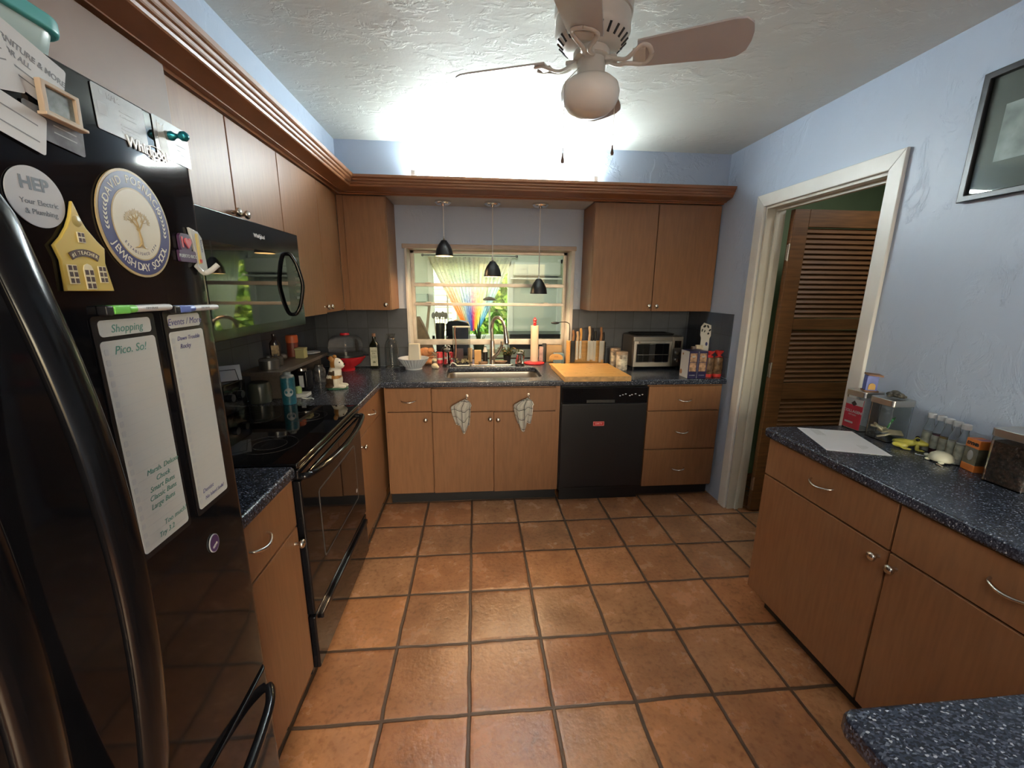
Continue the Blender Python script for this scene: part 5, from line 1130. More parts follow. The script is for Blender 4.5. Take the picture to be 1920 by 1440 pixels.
# tumbler
t = thing('insulated_tumbler', 'teal speckled tumbler with a round white sticker beside the cooktop', 'tumbler', (-.984, 2.182, CZ))
b = new(); lathe(b, [(0, 0), (.031, 0), (.033, .004), (.034, .12), (.034, .142), (0, .142)], T(-.984, 2.182, CZ), 32)
TEALM = mat('teal_speckled', (.012, .085, .12), .35, vary=.3, vscale=90); obj('cup_body', b, TEALM, t)
b = new(); lathe(b, [(0, .142), (.033, .142), (.034, .147), (.030, .155), (.02, .158), (.016, .172), (0, .174)], T(-.984, 2.182, CZ), 28); obj('lid', b, mat('grey_clear_lid', (.16, .18, .19), .2), t)
b = new(); aa = math.atan2(-2.182, .984)
bb = bmesh.new(); cv = bb.verts.new((.0340*math.cos(aa)*1.02, .0340*math.sin(aa)*1.02, .068)); ring = []
for k in range(24):
    da = .022*math.cos(k*PI/12)/.034; ring.append(bb.verts.new((.0346*math.cos(aa+da), .0346*math.sin(aa+da), .068+.022*math.sin(k*PI/12))))
for k in range(24): bb.faces.new((cv, ring[k], ring[(k+1) % 24]))
bmesh.ops.solidify(bb, geom=bb.faces[:], thickness=.0008); merge(b, bb, T(-.984, 2.182, CZ)); obj('round_sticker', b, PAPER, t)
# shelf riser
SHW = mat('dark_shelf_wood', (.075, .06, .05), .45, vary=.2, vscale=8, stretch=(8, 1, 8))
t = thing('counter_shelf', 'dark wooden shelf riser along the left wall beside the range', 'shelf', (-1.12, 2.54, CZ))
b = new(); box(b, -1.225, -1.02, 2.19, 2.90, 1.062, 1.082, bev=.002); obj('shelf_board', b, SHW, t)
for y in (2.30, 2.86):
    b = new(); box(b, -1.222, -1.06, y-.01, y+.01, CZ, 1.062); obj('leg', b, SHW, t)
POT = mat('grey_steel_pot', (.20, .20, .20), .3, .9)
for (x, y, r_, h, lab) in ((-1.115, 2.285, .048, .062, 'small lidded steel pot at the near end of the shelf riser'), (-1.135, 2.41, .038, .052, 'smaller dark lidded pot behind the steel one on the shelf riser')):
    t = thing('lidded_pot', lab, 'pot', (x, y, 1.0825), 0, 'pots on the shelf riser')
    b = new(); lathe(b, [(0, 0), (r_*.95, 0), (r_, .005), (r_, h*.8), (r_*.96, h*.82), (0, h*.82)], T(x, y, 1.0825), 26); obj('pot_body', b, POT, t)
    b = new(); lathe(b, [(0, h*.82), (r_*1.03, h*.82), (r_*.9, h*.95), (.01, h*1.0), (.008, h*1.1), (.014, h*1.2), (0, h*1.22)], T(x, y, 1.0825), 26); obj('lid', b, mat('pot_glass_lid', (.12, .12, .12), .12), t)
t = thing('labelled_bottle', 'brown bottle with a gold patterned label on the shelf riser', 'bottle', (-1.19, 2.53, 1.0825))
b = new(); lathe(b, [(0, 0), (.026, 0), (.028, .005), (.028, .11), (.012, .135), (.012, .165), (0, .166)], T(-1.19, 2.53, 1.0825), 20); obj('bottle_body', b, mat('smoke_brown', (.03, .02, .02), .15), t)
b = new(); box(b, -.020, .020, .012, .10, 0, .0014, T(-1.19, 2.53, 1.0825) @ RZ(math.radians(24)) @ MB(-.0285)); obj('gold_label', b, mat('gold_label', (.36, .26, .13), .5, vary=.6, vscale=55), t)
t = thing('red_orange_jar', 'stack of a red-orange banded jar on the shelf riser', 'jar', (-1.165, 2.71, 1.0825))
b = new(); lathe(b, [(0, 0), (.033, 0), (.034, .05), (.034, .09), (0, .09)], T(-1.175, 2.73, 1.0825), 22); obj('jar_body', b, mat('dark_red_jar', (.16, .03, .02), .4), t)
b = new(); lathe(b, [(0, .09), (.036, .09), (.036, .13), (.030, .138), (0, .138)], T(-1.175, 2.73, 1.0825), 22); obj('orange_lid', b, mat('orange_red', (.50, .10, .03), .4), t)
t = thing('cream_box', 'small cream square tin in front of the orange-lidded jar', 'tin', (-1.10, 2.66, 1.0825))
b = new(); box(b, -1.125, -1.070, 2.635, 2.69, 1.0825, 1.135, bev=.003); obj('tin_body', b, mat('pale_olive_cream', (.36, .34, .17), .5), t)
b = new(); box(b, -1.127, -1.068, 2.633, 2.692, 1.135, 1.147, bev=.003); obj('tin_lid', b, mat('pale_olive_lid', (.42, .40, .22), .5), t)
t = thing('small_plate', 'small grey saucer at the far end of the shelf riser', 'saucer', (-1.10, 2.82, 1.0825))
b = new(); lathe(b, [(0, 0), (.03, 0), (.06, .012), (.058, .015), (.028, .005), (0, .005)], T(-1.10, 2.82, 1.0825), 28); obj('saucer_body', b, CERAM, t)
b = new(); ball(b, (-1.18, 2.60, 1.0825+.018), .022, .03, .018); single('small_pouch', b, mat('grey_pouch', (.13, .12, .12), .5), 'small grey pouch behind the pots on the shelf riser', 'pouch')
# under the shelf
t = thing('coffee_tin', 'black square coffee tin under the shelf riser', 'tin', (-1.03, 2.47, CZ))
b = new(); box(b, -1.075, -.985, 2.43, 2.52, CZ, CZ+.125, bev=.008); obj('tin_body', b, BLACK, t)
b = new(); box(b, -1.03, -1.005, .03+CZ, .10+CZ, 0, .001, MB(2.43)); obj('grey_label', b, LGREY, t)
b = new(); lathe(b, [(0, 0), (.03, 0), (.03, .012), (0, .014)], T(-1.03, 2.475, CZ+.125), 18); obj('lid_knob', b, NICKEL, t)
t = thing('green_candle', 'small green candle on a white tray next to the tumbler', 'candle', (-1.01, 2.37, CZ))
b = new(); lathe(b, [(0, 0), (.018, 0), (.019, .03), (.012, .038), (0, .038)], T(-1.0, 2.335, CZ+.020), 18); obj('candle', b, mat('pale_green_wax', (.22, .30, .12), .5), t)
b = new(); box(b, -1.02, -.945, 2.30, 2.375, CZ, CZ+.02, bev=.003); obj('tray', b, CREAM, t)
b = new(); tube(b, smooth_path([(-.965, 2.285, CZ+.004), (-.95, 2.25, CZ+.012), (-.93, 2.262, CZ+.005), (-.905, 2.262, CZ+.008), (-.89, 2.255, CZ+.004)], 6), .003, 8); single('cable', b, CREAM, 'short white cable on the worktop beside the tumbler', 'cable')
t = thing('dark_kettle', 'dark olive pot standing left of the tumbler', 'pot', (-1.13, 2.20, CZ))
b = new(); lathe(b, [(0, 0), (.050, 0), (.055, .01), (.056, .08), (.05, .105), (.04, .11), (0, .112)], T(-1.15, 2.225, CZ), 28); obj('pot_body', b, mat('dark_olive_enamel', (.045, .05, .04), .3), t)
t = thing('glass_jar', 'dark glass jar at the far end under the shelf riser', 'jar', (-1.02, 2.72, CZ))
b = new(); lathe(b, [(0, 0), (.035, 0), (.038, .02), (.038, .08), (.025, .10), (.025, .115), (0, .116)], T(-1.02, 2.72, CZ), 22); obj('jar_body', b, mat('smoky_jar', (.05, .05, .055), .1, vary=.8, vscale=40), t)
# card holder behind the range
t = thing('card_holder', 'white card in a black wire stand on the range backguard', 'card holder', (-1.19, 2.02, 1.07))
Q = T(-1.185, 2.03, 1.072) @ RZ(math.radians(38))
b = new(); box(b, -.055, .055, -.002, .002, .0, .075, Q @ RX(math.radians(-12)), bev=.001); obj('white_card', b, PAPER, t)
b = new(); tube(b, [(-.045, -.006, .0), (-.045, -.008, .055), (.030, -.008, .055), (.040, -.006, .0)], .002, 6, Q); obj('wire_stand', b, BLACKM, t)

# ================================================================== RIGHT WORKTOP
t = thing('paper_sheet', 'white sheet of paper on the right worktop corner', 'paper', (1.5, 1.48, .9145))
b = new(); prism(b, [(1.446, 1.640), (1.649, 1.572), (1.553, 1.303), (1.353, 1.376)], .9145, .9153); obj('sheet', b, mat('bright_paper', (.74, .76, .80), .5, vary=.02), t)
b = new(); Q = T(1.5, 1.475, .9154) @ RZ(math.radians(-109))
for i in range(6): box(b, -.125+.0*i, -.05, -.06+i*.006, -.058+i*.006, 0, .0001, Q)
for i in range(5): box(b, .05, .10-.006*i, .035+i*.007, .037+i*.007, 0, .0001, Q)
obj('faint_print', b, LGREY, t)
LIDM = mat('brushed_lid', (.55, .54, .52), .3, .95)
def canister(x0, x1, y0, y1, h, lab):
    t = thing('square_glass_canister', lab, 'canister', ((x0+x1)/2, (y0+y1)/2, CZ), 0, 'square glass canisters with steel lids')
    b = new(); plate(b, [rrect(x0, x1, y0, y1, .012), rrect(x0+.003, x1-.003, y0+.003, y1-.003, .010)], .004, h-.026, M=T(0, 0, CZ)); plate(b, [rrect(x0, x1, y0, y1, .012)], 0, .004, M=T(0, 0, CZ)); obj('glass_walls', b, GLASS, t)
    b = new(); plate(b, [rrect(x0-.002, x1+.002, y0-.002, y1+.002, .012)], h-.026, h, .002, T(0, 0, CZ)); obj('steel_lid', b, LIDM, t)
    return t
t = canister(1.668, 1.762, 1.562, 1.652, .178, 'glass canister with the red COLLAGEN packet, nearest the doorway')
b = new(); box(b, 1.6715, 1.674, 1.566, 1.648, CZ+.006, CZ+.140); lb = obj('red_label', b, mat('magenta_red_label', (.50, .02, .05), .35), t)
M = MR(1.6714)
b = new(); box(b, -1.648, -1.566, CZ+.112, CZ+.140, 0, .0008, M); obj('white_band', b, PAPER, lb)
b = new(); text(b, 'COLLAGEN', .0165, M @ T(-1.607, CZ+.082, .0006), .0003, off=.0005); text(b, 'PEPTIDES', .009, M @ T(-1.607, CZ+.067, .0006), .0003); box(b, -1.638, -1.598, CZ+.028, CZ+.036, .0, .0009, M); obj('lettering', b, PAPER, lb, 0)
b = new(); prism(b, [(-1.607-.014, CZ+.118), (-1.607, CZ+.106), (-1.607+.014, CZ+.118), (-1.607, CZ+.132)], .0008, .0012, M); obj('diamond_logo', b, mat('charcoal_print', (.04, .045, .05), .4), lb)
t2 = canister(1.660, 1.760, 1.432, 1.530, .176, 'glass canister with tea bags and a green sachet behind the frog')
for i, (x, y, z, a, bt) in enumerate(((1.69, 1.47, .02, .3, 0), (1.72, 1.50, .03, 1.2, 0), (1.70, 1.51, .045, 2.0, 0), (1.735, 1.465, .03, -.5, 0), (1.685, 1.495, .05, .9, 0))):
    b = new(); box(b, -.022, .022, -.016, .016, -.004, .004, T(x, y, CZ+z) @ RZ(a) @ RX(.3*i-.5), bev=.003); single('tea_bag', b, GAR, 'cream tea bag lying inside the glass canister behind the frog', 'tea bag', 'tea bags in the canister')
b = new(); box(b, -.020, .020, -.003, .003, -.022, .022, T(1.705, 1.465, CZ+.075) @ RZ(.6) @ RX(.3), bev=.002); single('green_sachet', b, mat('green_white_sachet', (.08, .34, .12), .4, vary=.6, vscale=40), 'green sachet inside the glass canister behind the frog', 'sachet')
# bird house
t = thing('birdhouse', 'tiny blue and yellow toy house on the collagen canister', 'ornament', (1.715, 1.60, CZ+.178))
X, Y, Z = 1.712, 1.592, CZ+.1785
Q = T(X, Y, Z) @ RZ(math.radians(-28))
b = new(); box(b, -.020, .020, -.018, .018, .004, .070, Q, bev=.001); obj('house_body', b, mat('toy_blue', (.10, .14, .42), .4, vary=.25, vscale=30), t)
b = new(); box(b, -.024, .026, -.024, .024, 0, .006, Q, bev=.001); obj('base', b, mat('toy_brown', (.22, .10, .05), .5), t)
b = new(); box(b, -.026, .026, -.026, .026, .070, .077, Q @ RY(.08), bev=.001); obj('roof', b, MT['toy_brown'], t)
b = new(); prism(b, [(-.012, .010), (.012, .010), (.012, .026)]+[(.012*math.cos(q*PI/8), .026+.012*math.sin(q*PI/8)) for q in range(1, 8)]+[(-.012, .026)], 0, .003, Q @ MB(-.018)); obj('arched_door', b, mat('toy_yellow', (.50, .28, .05), .4), t)
# stone creature
t = thing('driftwood_ornament', 'dark lumpy carved ornament on the lid behind the toy house', 'ornament', (1.72, 1.47, CZ+.176))
X, Y, Z = 1.715, 1.478, CZ+.177
S_ = .001
def E2(x, y, z, rx, ry, rz): m_ = max(rx, ry, rz); return (X+x*S_, Y+y*S_, Z+z*S_, m_*S_*1.35, rx/m_, ry/m_, rz/m_)
mb_surface([E2(0, 0, 14, 22, 34, 13), E2(4, 30, 10, 12, 14, 9), E2(-8, -26, 16, 13, 14, 12), E2(14, -20, 8, 16, 8, 7), E2(-16, 12, 8, 14, 8, 7), E2(0, 4, 24, 12, 16, 8)], 'carved_body', [mat('dark_lichen', (.07, .065, .05), .7, vary=.8, vscale=60, bump=.8, bscale=120)], t, lambda c: 0, .004)
# frog
t = thing('frog_figurine', 'yellow-green frog figurine on the right worktop', 'figurine', (1.705, 1.372, CZ))
X, Y, Z = 1.705, 1.372, CZ
FY = mat('frog_yellow', (.46, .42, .07), .3, vary=.2, vscale=30)
d = Matrix.Rotation(math.radians(-48), 4, 'Z')
def E3(x, y, z, rx, ry, rz):
    p = d @ Vector((x, y, 0)); m_ = max(rx, ry, rz); return (X+p.x*S_, Y+p.y*S_, Z+z*S_, m_*S_*1.35, rx/m_, ry/m_, rz/m_)
o_ = []
md = bpy.data.metaballs.new('mb'); mo = bpy.data.objects.new('mb', md); COL.objects.link(mo); md.resolution = .004; md.threshold = .35
for (x, y, z, rx, ry, rz) in ((-14, 0, 20, 36, 22, 16), (24, 0, 28, 24, 20, 15), (40, 0, 26, 16, 15, 9), (18, -14, 38, 9, 8, 9), (18, 14, 38, 9, 8, 9), (-28, -24, 14, 28, 10, 12), (-28, 24, 14, 28, 10, 12), (-8, -34, 5, 20, 7, 5), (-8, 34, 5, 20, 7, 5), (20, -22, 12, 8, 8, 14), (20, 22, 12, 8, 8, 14), (32, -26, 4, 14, 8, 4), (32, 26, 4, 14, 8, 4)):
    e = md.elements.new(type='ELLIPSOID'); m_ = max(rx, ry, rz); e.co = (x*S_, y*S_, z*S_); e.radius = m_*S_*1.35; e.size_x, e.size_y, e.size_z = rx/m_, ry/m_, rz/m_
dg = bpy.context.evaluated_depsgraph_get(); dg.update(); me = bpy.data.meshes.new_from_object(mo.evaluated_get(dg)); b = bmesh.new(); b.from_mesh(me); bpy.data.objects.remove(mo)
zmin = min(v.co.z for v in b.verts); b.transform(T(X, Y, Z-zmin) @ d @ T(-.004, 0, 0)); obj('frog_body', b, FY, t, 180)
for s in (-1, 1):
    b = new(); ball(b, (.018, s*.0185, .043), .0065, .0055, .0065, M=T(X, Y, Z) @ d @ T(-.004, 0, 0)); obj('eye', b, BLACK, t)
# bottles
LABM = mat('bottle_label', (.50, .52, .44), .5, vary=.35, vscale=50)
LIQ = (mat('liquid_clear', (.40, .40, .36), .2), mat('liquid_plum', (.09, .03, .05), .2), mat('liquid_amber', (.30, .20, .06), .2))
labs = ('first small bottle from the frog, with white cap', 'small white-capped bottle with dark liquid behind the frog', 'middle small white-capped bottle, with amber liquid', 'small white-capped bottle behind the white turtle', 'small white-capped bottle touching the orange box')
for i in range(5):
    x, y = (1.741, 1.7385, 1.730, 1.722, 1.712)[i], (1.352, 1.316, 1.283, 1.250, 1.216)[i]
    h = .150; t = thing('small_bottle', labs[i], 'bottle', (x, y, CZ), 0, 'row of five small bottles')
    b = new(); lathe(b, [(0, 0), (.0155, 0), (.0165, .004), (.0165, .085), (.012, .108), (.0085, .122), (.0085, .134), (0, .134)], T(x, y, CZ), 20); obj('glass_body', b, GLASS, t)
    b = new(); lathe(b, [(0, .003), (.0145, .003), (.0150, .008), (.0150, .078), (0, .079)], T(x, y, CZ), 18); obj('liquid', b, LIQ[(0, 1, 2, 0, 0)[i]], t)
    b = new(); bb = new(); a0 = math.pi+.2
    ringsl = []
    bb = bmesh.new()
    for k in range(13):
        a = a0-1.1+2.2*k/12; ringsl.append((bb.verts.new((.0168*math.cos(a), .0168*math.sin(a), .022)), bb.verts.new((.0168*math.cos(a), .0168*math.sin(a), .074))))
    for p, q_ in zip(ringsl, ringsl[1:]): bb.faces.new((p[0], q_[0], q_[1], p[1]))
    bmesh.ops.solidify(bb, geom=bb.faces[:], thickness=.0004); merge(b, bb, T(x, y, CZ)); obj('label_sheet', b, LABM, t)
    b = new(); lathe(b, [(0, .132), (.0125, .132), (.013, .135), (.013, .148), (.011, .150), (0, .150)], T(x, y, CZ), 20); obj('cap', b, PAPER, t)
# turtle
t = thing('turtle_figurine', 'small white turtle-like figurine in front of the bottles', 'figurine', (1.685, 1.245, CZ))
X, Y = 1.678, 1.243
TW = mat('ivory_ceramic', (.60, .60, .47), .35)
b = new(); lathe(b, [(0, .005), (.031, .006), (.034, .012), (.030, .026), (.018, .036), (0, .039)], T(X, Y, CZ), 24, sy=1.05); obj('shell', b, TW, t)
b = new(); ball(b, (X-.012, Y+.038, CZ+.012), .007, .009, .006)
for (dx, dy) in ((-.026, .022), (.026, .022), (-.026, -.022), (.024, -.024)): ball(b, (X+dx, Y+dy, CZ+.005), .009, .008, .005)
obj('head_and_feet', b, TW, t)
b = new(); tube(b, [(1.672, 1.292, CZ+.002), (1.66, 1.312, CZ+.002)], .0016, 6); ball(b, (1.66, 1.313, CZ+.0025), .0025); single('cotton_bud', b, PAPER, 'tiny white stick on the worktop by the turtle head', 'stick')
b = new(); tube(b, [(1.640, 1.225, CZ+.002), (1.632, 1.200, CZ+.002)], .0016, 6); single('match_stick', b, GAR, 'tiny pale stick on the worktop in front of the turtle', 'stick')
# orange toy box
t = thing('toy_box', 'orange windowed toy box with black lettering beside the bottles', 'box', (1.715, 1.17, CZ))
X, Y = 1.712, 1.168; Q = T(X, Y, CZ) @ RZ(math.radians(-12)); ORG = mat('orange_card', (.60, .17, .03), .4)
b = new(); box(b, -.022, .022, -.024, .024, 0, .024, Q, bev=.001); box(b, -.022, .022, -.024, .024, .082, .112, Q, bev=.001); box(b, .019, .022, -.024, .024, .02, .09, Q); obj('orange_card_ends', b, ORG, t)
b = new(); box(b, -.0215, .0215, -.0235, .0235, .024, .082, Q); obj('clear_window', b, mat('dark_clear_window', (.10, .09, .06), .12, vary=.4, vscale=30), t)
b = new(); ball(b, (-.022, 0, .055), .003, .010, .018, M=Q); obj('toy_figure', b, mat('grey_toy', (.35, .33, .30), .5), t)
b = new(); text(b, 'DYMB', .0145, Q @ MR(-.0222) @ T(0, .096, 0), .0003, off=.0008); obj('lettering', b, BLACKM, t, 0)
b = new(); box(b, -.014, .016, -.018, .0, .1121, .1126, Q); obj('purple_patch', b, mat('plum_card', (.20, .07, .16), .4), t)
# coffee bean canister
t = canister(1.650, 1.755, 1.000, 1.106, .180, 'glass canister full of coffee beans at the right picture edge')
b = new(); plate(b, [rrect(1.6545, 1.7505, 1.0045, 1.1015, .009)], .0045, .138, M=T(0, 0, CZ)); q = random.Random(8)
obj('coffee_core', b, mat('coffee_dark', (.045, .022, .015), .5, vary=.9, vscale=90, bump=1, bscale=150), t)['kind'] = 'stuff'
# framed picture
t = thing('framed_picture', 'black framed picture with grey mat on the blue wall', 'picture', (1.76, 1.17, 1.83))
M = MR(XR)
b = new(); plate(b, [rrect(-1.454, -.86, 1.832, 2.244, .001), rrect(-1.432, -.882, 1.854, 2.222, .001)], 0, .024, .003, M); obj('frame', b, BLACKM, t)
b = new(); box(b, -1.434, -.88, 1.852, 2.224, .004, .008, M); obj('mat_board', b, mat('grey_mat', (.10, .105, .11), .5), t)
b = new(); box(b, -1.380, -.934, 1.949, 2.126, .008, .0085, M); obj('print', b, mat('snowy_print', (.42, .45, .50), .5, vary=.55, vscale=9, detail=8), t)
b = new(); box(b, -1.434, -.88, 1.852, 2.224, .012, .0135, M); obj('glass', b, PANE, t)
# teal container on the fridge
t = thing('storage_container', 'teal lidded plastic container on top of the fridge', 'container', (-.62, .56, 1.786))
b = new(); loft(b, [[(x, y, z) for x, y in rrect(-.80+k, -.535-k, .40+k, .675-k, .03)] for k, z in ((.012, 1.787), (.004, 1.80), (0, 1.822))]); obj('tub', b, mat('clear_frost', (.45, .58, .56), .3), t)
b = new(); plate(b, [rrect(-.806, -.529, .394, .681, .03)], 1.822, 1.842, .004); obj('lid', b, mat('teal_lid', (.07, .36, .36), .3), t)

# ================================================================== BEYOND THE WINDOW
FY1 = 5.6
b = new(); box(b, -2.4, 2.8, 3.72, 5.8, -.1, 0); struct('floor_sunroom', b, mat('sunroom_floor', (.25, .22, .19), .4))
b = new(); box(b, -2.5, 2.9, 3.52, 5.8, 2.35, 2.45); struct('ceiling_sunroom', b, mat('sunroom_ceiling', (.62, .64, .58), .6))
b = new(); box(b, -2.5, -2.4, 3.52, 5.8, 0, 2.35); struct('wall_sunroom_left', b, GREENW)
b = new(); box(b, 2.8, 2.9, 3.52, 5.8, 0, 2.35); struct('wall_sunroom_right', b, GREENW)
b = new(); wins = ((-.585, .479, .884, 1.855), (1.135, 1.75, .80, 1.89)); xs = -2.5
for (x0, x1, z0, z1) in wins:
    box(b, xs, x0, FY1, 5.75, 0, 2.35); box(b, x0, x1, FY1, 5.75, 0, z0); box(b, x0, x1, FY1, 5.75, z1, 2.35); xs = x1
box(b, xs, 2.9, FY1, 5.75, 0, 2.35); struct('wall_sunroom_back', b, GREENW)
WFR = mat('white_window_frame', (.70, .74, .68), .4)
for i, (x0, x1, z0, z1) in enumerate(wins):
    t = tag(thing('window_%d' % (i+2), None, None, ((x0+x1)/2, 5.67, z0)), 'white framed sunroom window', None, None, 'structure')
    b = new(); 
    for a in ((x0-.03, x0+.04, z0-.03, z1+.03), (x1-.04, x1+.03, z0-.03, z1+.03), (x0, x1, z0-.03, z0+.03), (x0, x1, z1-.03, z1+.03)): box(b, a[0], a[1], 5.585, 5.70, a[2], a[3], bev=.003)
    if i == 0: box(b, x0+.20, x0+.225, 5.66, 5.69, z0, z1); box(b, x1-.30, x1-.275, 5.66, 5.69, z0, z1)
    obj('window_frame', b, WFR, t)
    b = new(); box(b, x0+.03, x1-.03, 5.672, 5.676, z0+.03, z1-.03); obj('pane', b, PANE, t)
# curtain
def curtain_mat():
    m = bpy.data.materials.new('tie_dyed_curtain'); m.use_nodes = True; n = m.node_tree; L = n.links.new; b = n.nodes['Principled BSDF']; out = n.nodes['Material Output']
    tc = nd(n, 'ShaderNodeTexCoord'); sp = nd(n, 'ShaderNodeSeparateXYZ'); L(tc.outputs['UV'], sp.inputs[0])
    cr = nd(n, 'ShaderNodeValToRGB'); L(sp.outputs[0], cr.inputs[0]); e = cr.color_ramp.elements
    e[0].color = (.85, .22, .02, 1); e[1].color = (.10, .35, .60, 1)
    for p, c in ((.14, (.85, .25, .03)), (.24, (.55, .5, .35)), (.36, (.12, .22, .55)), (.47, (.10, .07, .40)), (.55, (.75, .04, .12)), (.66, (.85, .42, .03)), (.76, (.75, .62, .12)), (.86, (.15, .45, .65))):
        x = e.new(p); x.color = (*c, 1)
    no = nd(n, 'ShaderNodeTexNoise'); no.inputs['Scale'].default_value = 22; L(tc.outputs['UV'], no.inputs['Vector'])
    v = mathn(n, 'ADD', sp.outputs[1], mathn(n, 'MULTIPLY', mathn(n, 'SUBTRACT', no.outputs[0], .5), .5))
    mr = nd(n, 'ShaderNodeMapRange'); mr.inputs[1].default_value = .28; mr.inputs[2].default_value = .85; mr.inputs[3].default_value = .06; mr.inputs[4].default_value = 1; L(v, mr.inputs[0])
    n2 = nd(n, 'ShaderNodeTexNoise'); n2.inputs['Scale'].default_value = 60; n2.inputs['Detail'].default_value = 1; L(tc.outputs['UV'], n2.inputs['Vector'])
    th = mathn(n, 'GREATER_THAN', n2.outputs[0], .66)
    base = nd(n, 'ShaderNodeMix', data_type='RGBA'); L(mathn(n, 'MULTIPLY', th, .6), base.inputs[0]); base.inputs[6].default_value = (.80, .78, .66, 1); base.inputs[7].default_value = (.25, .22, .3, 1)
    mx = nd(n, 'ShaderNodeMix', data_type='RGBA'); L(mr.outputs[0], mx.inputs[0]); L(base.outputs[2], mx.inputs[6]); L(cr.outputs[0], mx.inputs[7])
    L(mx.outputs[2], b.inputs['Base Color']); b.inputs['Roughness'].default_value = .9
    tr = nd(n, 'ShaderNodeBsdfTranslucent'); L(mx.outputs[2], tr.inputs[0]); ms = nd(n, 'ShaderNodeMixShader'); ms.inputs[0].default_value = .62
    L(b.outputs[0], ms.inputs[1]); L(tr.outputs[0], ms.inputs[2]); L(ms.outputs[0], out.inputs[0]); return m
t = thing('curtain', 'tie-dyed rainbow curtain gathered to a point in the sunroom window', 'curtain', (-.02, 5.52, .9))
bb = bmesh.new(); uvl = bb.loops.layers.uv.new('UVMap'); nu, nv = 150, 40; g = []
for j in range(nv+1):
    v = j/nv; row = []
    for i in range(nu+1):
        s = i/nu; xt = -.60+1.08*s; xb = -.115+.155*s; k = v**1.12
        x = xt*(1-k)+xb*k; x += .006*math.sin(s*97+v*4)*(1-k)
        y = 5.52+.022*math.sin(s*2*PI*17+.6*math.sin(v*6))*(1-.45*v)+.008*math.sin(s*2*PI*41)
        row.append(bb.verts.new((x, y, 1.925-v*(1.925-.98))))
    g.append(row)
for j in range(nv):
    for i in range(nu):
        fc = bb.faces.new((g[j][i], g[j+1][i], g[j+1][i+1], g[j][i+1]))
        for lp, (a, c) in zip(fc.loops, ((i, j), (i, j+1), (i+1, j+1), (i+1, j))): lp[uvl].uv = (a/nu, c/nv)
o = obj('cloth', bb, curtain_mat(), t, 180)
b = new(); tube(b, [(-.66, 5.53, 1.945), (.54, 5.53, 1.945)], .007, 10); ball(b, (-.665, 5.53, 1.945), .018); ball(b, (.545, 5.53, 1.945), .018)
for x in (-.6, .48): tube(b, [(x, 5.53, 1.945), (x, 5.60, 1.945)], .006, 6)
single('curtain_rod', b, mat('rod_grey', (.12, .12, .12), .4), 'dark curtain rod with ball ends above the sunroom window', 'curtain rod')
t = thing('curtain', 'cream sheer curtain in the narrow right sunroom window', 'curtain', (1.5, 5.5, .9))
bb = bmesh.new(); g = []
for j in range(31):
    v = j/30; g.append([bb.verts.new(((1.20+.62*s)*(1-v**1.2)+(1.42+.10*s)*v**1.2, 5.52+.022*math.sin(s*2*PI*11+v)*(1-.4*v), 1.95-v*.95)) for s in [i/90 for i in range(91)]])
for j in range(30):
    for i in range(90): bb.faces.new((g[j][i], g[j+1][i], g[j+1][i+1], g[j][i+1]))
def sheer():
    m = bpy.data.materials.new('cream_sheer'); m.use_nodes = True; n = m.node_tree; b = n.nodes['Principled BSDF']; b.inputs['Base Color'].default_value = (.78, .78, .66, 1)
    tr = nd(n, 'ShaderNodeBsdfTranslucent'); tr.inputs[0].default_value = (.8, .8, .66, 1); ms = nd(n, 'ShaderNodeMixShader'); ms.inputs[0].default_value = .6
    n.links.new(b.outputs[0], ms.inputs[1]); n.links.new(tr.outputs[0], ms.inputs[2]); n.links.new(ms.outputs[0], n.nodes['Material Output'].inputs[0]); return m
obj('cloth', bb, sheer(), t, 180)
b = new(); tube(b, [(1.16, 5.53, 1.96), (1.86, 5.53, 1.96)], .007, 8)
for x in (1.2, 1.82): tube(b, [(x, 5.53, 1.96), (x, 5.60, 1.96)], .006, 6)
single('curtain_rod', b, MT['rod_grey'], 'dark curtain rod above the narrow right sunroom window', 'curtain rod')
# air conditioner and shelf
t = thing('air_conditioner', 'pale wall air conditioner right of the rainbow curtain', 'air conditioner', (.815, 5.5, 1.69))
b = new(); box(b, .505, 1.12, 5.42, 5.60, 1.700, 1.875, bev=.02); obj('unit_body', b, mat('ac_offwhite', (.55, .60, .52), .4), t)
b = new(); box(b, .53, 1.10, 5.415, 5.43, 1.703, 1.722, bev=.002); obj('air_flap', b, mat('ac_flap', (.42, .46, .40), .4), t)
b = new(); box(b, .60, .66, 5.416, 5.421, 1.775, 1.783); obj('badge', b, GREYP, t)
b = new(); box(b, .47, 1.13, 5.44, 5.60, 1.655, 1.675, bev=.003); single('wall_shelf', b, WFR, 'white shelf line under the wall air conditioner', 'shelf')
b = new(); box(b, -.98, -.62, 5.45, 5.60, 1.36, 1.46, bev=.004); single('wall_box', b, mat('sage_box', (.40, .48, .42), .5), 'pale sage box on the wall left of the rainbow curtain', 'box')
t = thing('black_sideboard', 'low black sideboard below the air conditioner', 'sideboard', (.80, 5.3, 0))
b = new(); box(b, .42, 1.15, 5.05, 5.45, .04, .985, bev=.006); obj('cabinet_body', b, BLACKM, t)
for x in (.545, .79, 1.03):
    b = new(); box(b, x-.11, x+.11, .08, .94, 0, .01, MB(5.05), bev=.003); dr = obj('door', b, mat('espresso', (.020, .014, .012), .35), t)
    b = new(); ball(b, (x+.06, 5.03, .90), .012); obj('knob', b, NICKEL, dr)
for x in (.46, 1.11): b = new(); box(b, x-.02, x+.02, 5.1, 5.4, 0, .04); obj('leg', b, BLACKM, t)
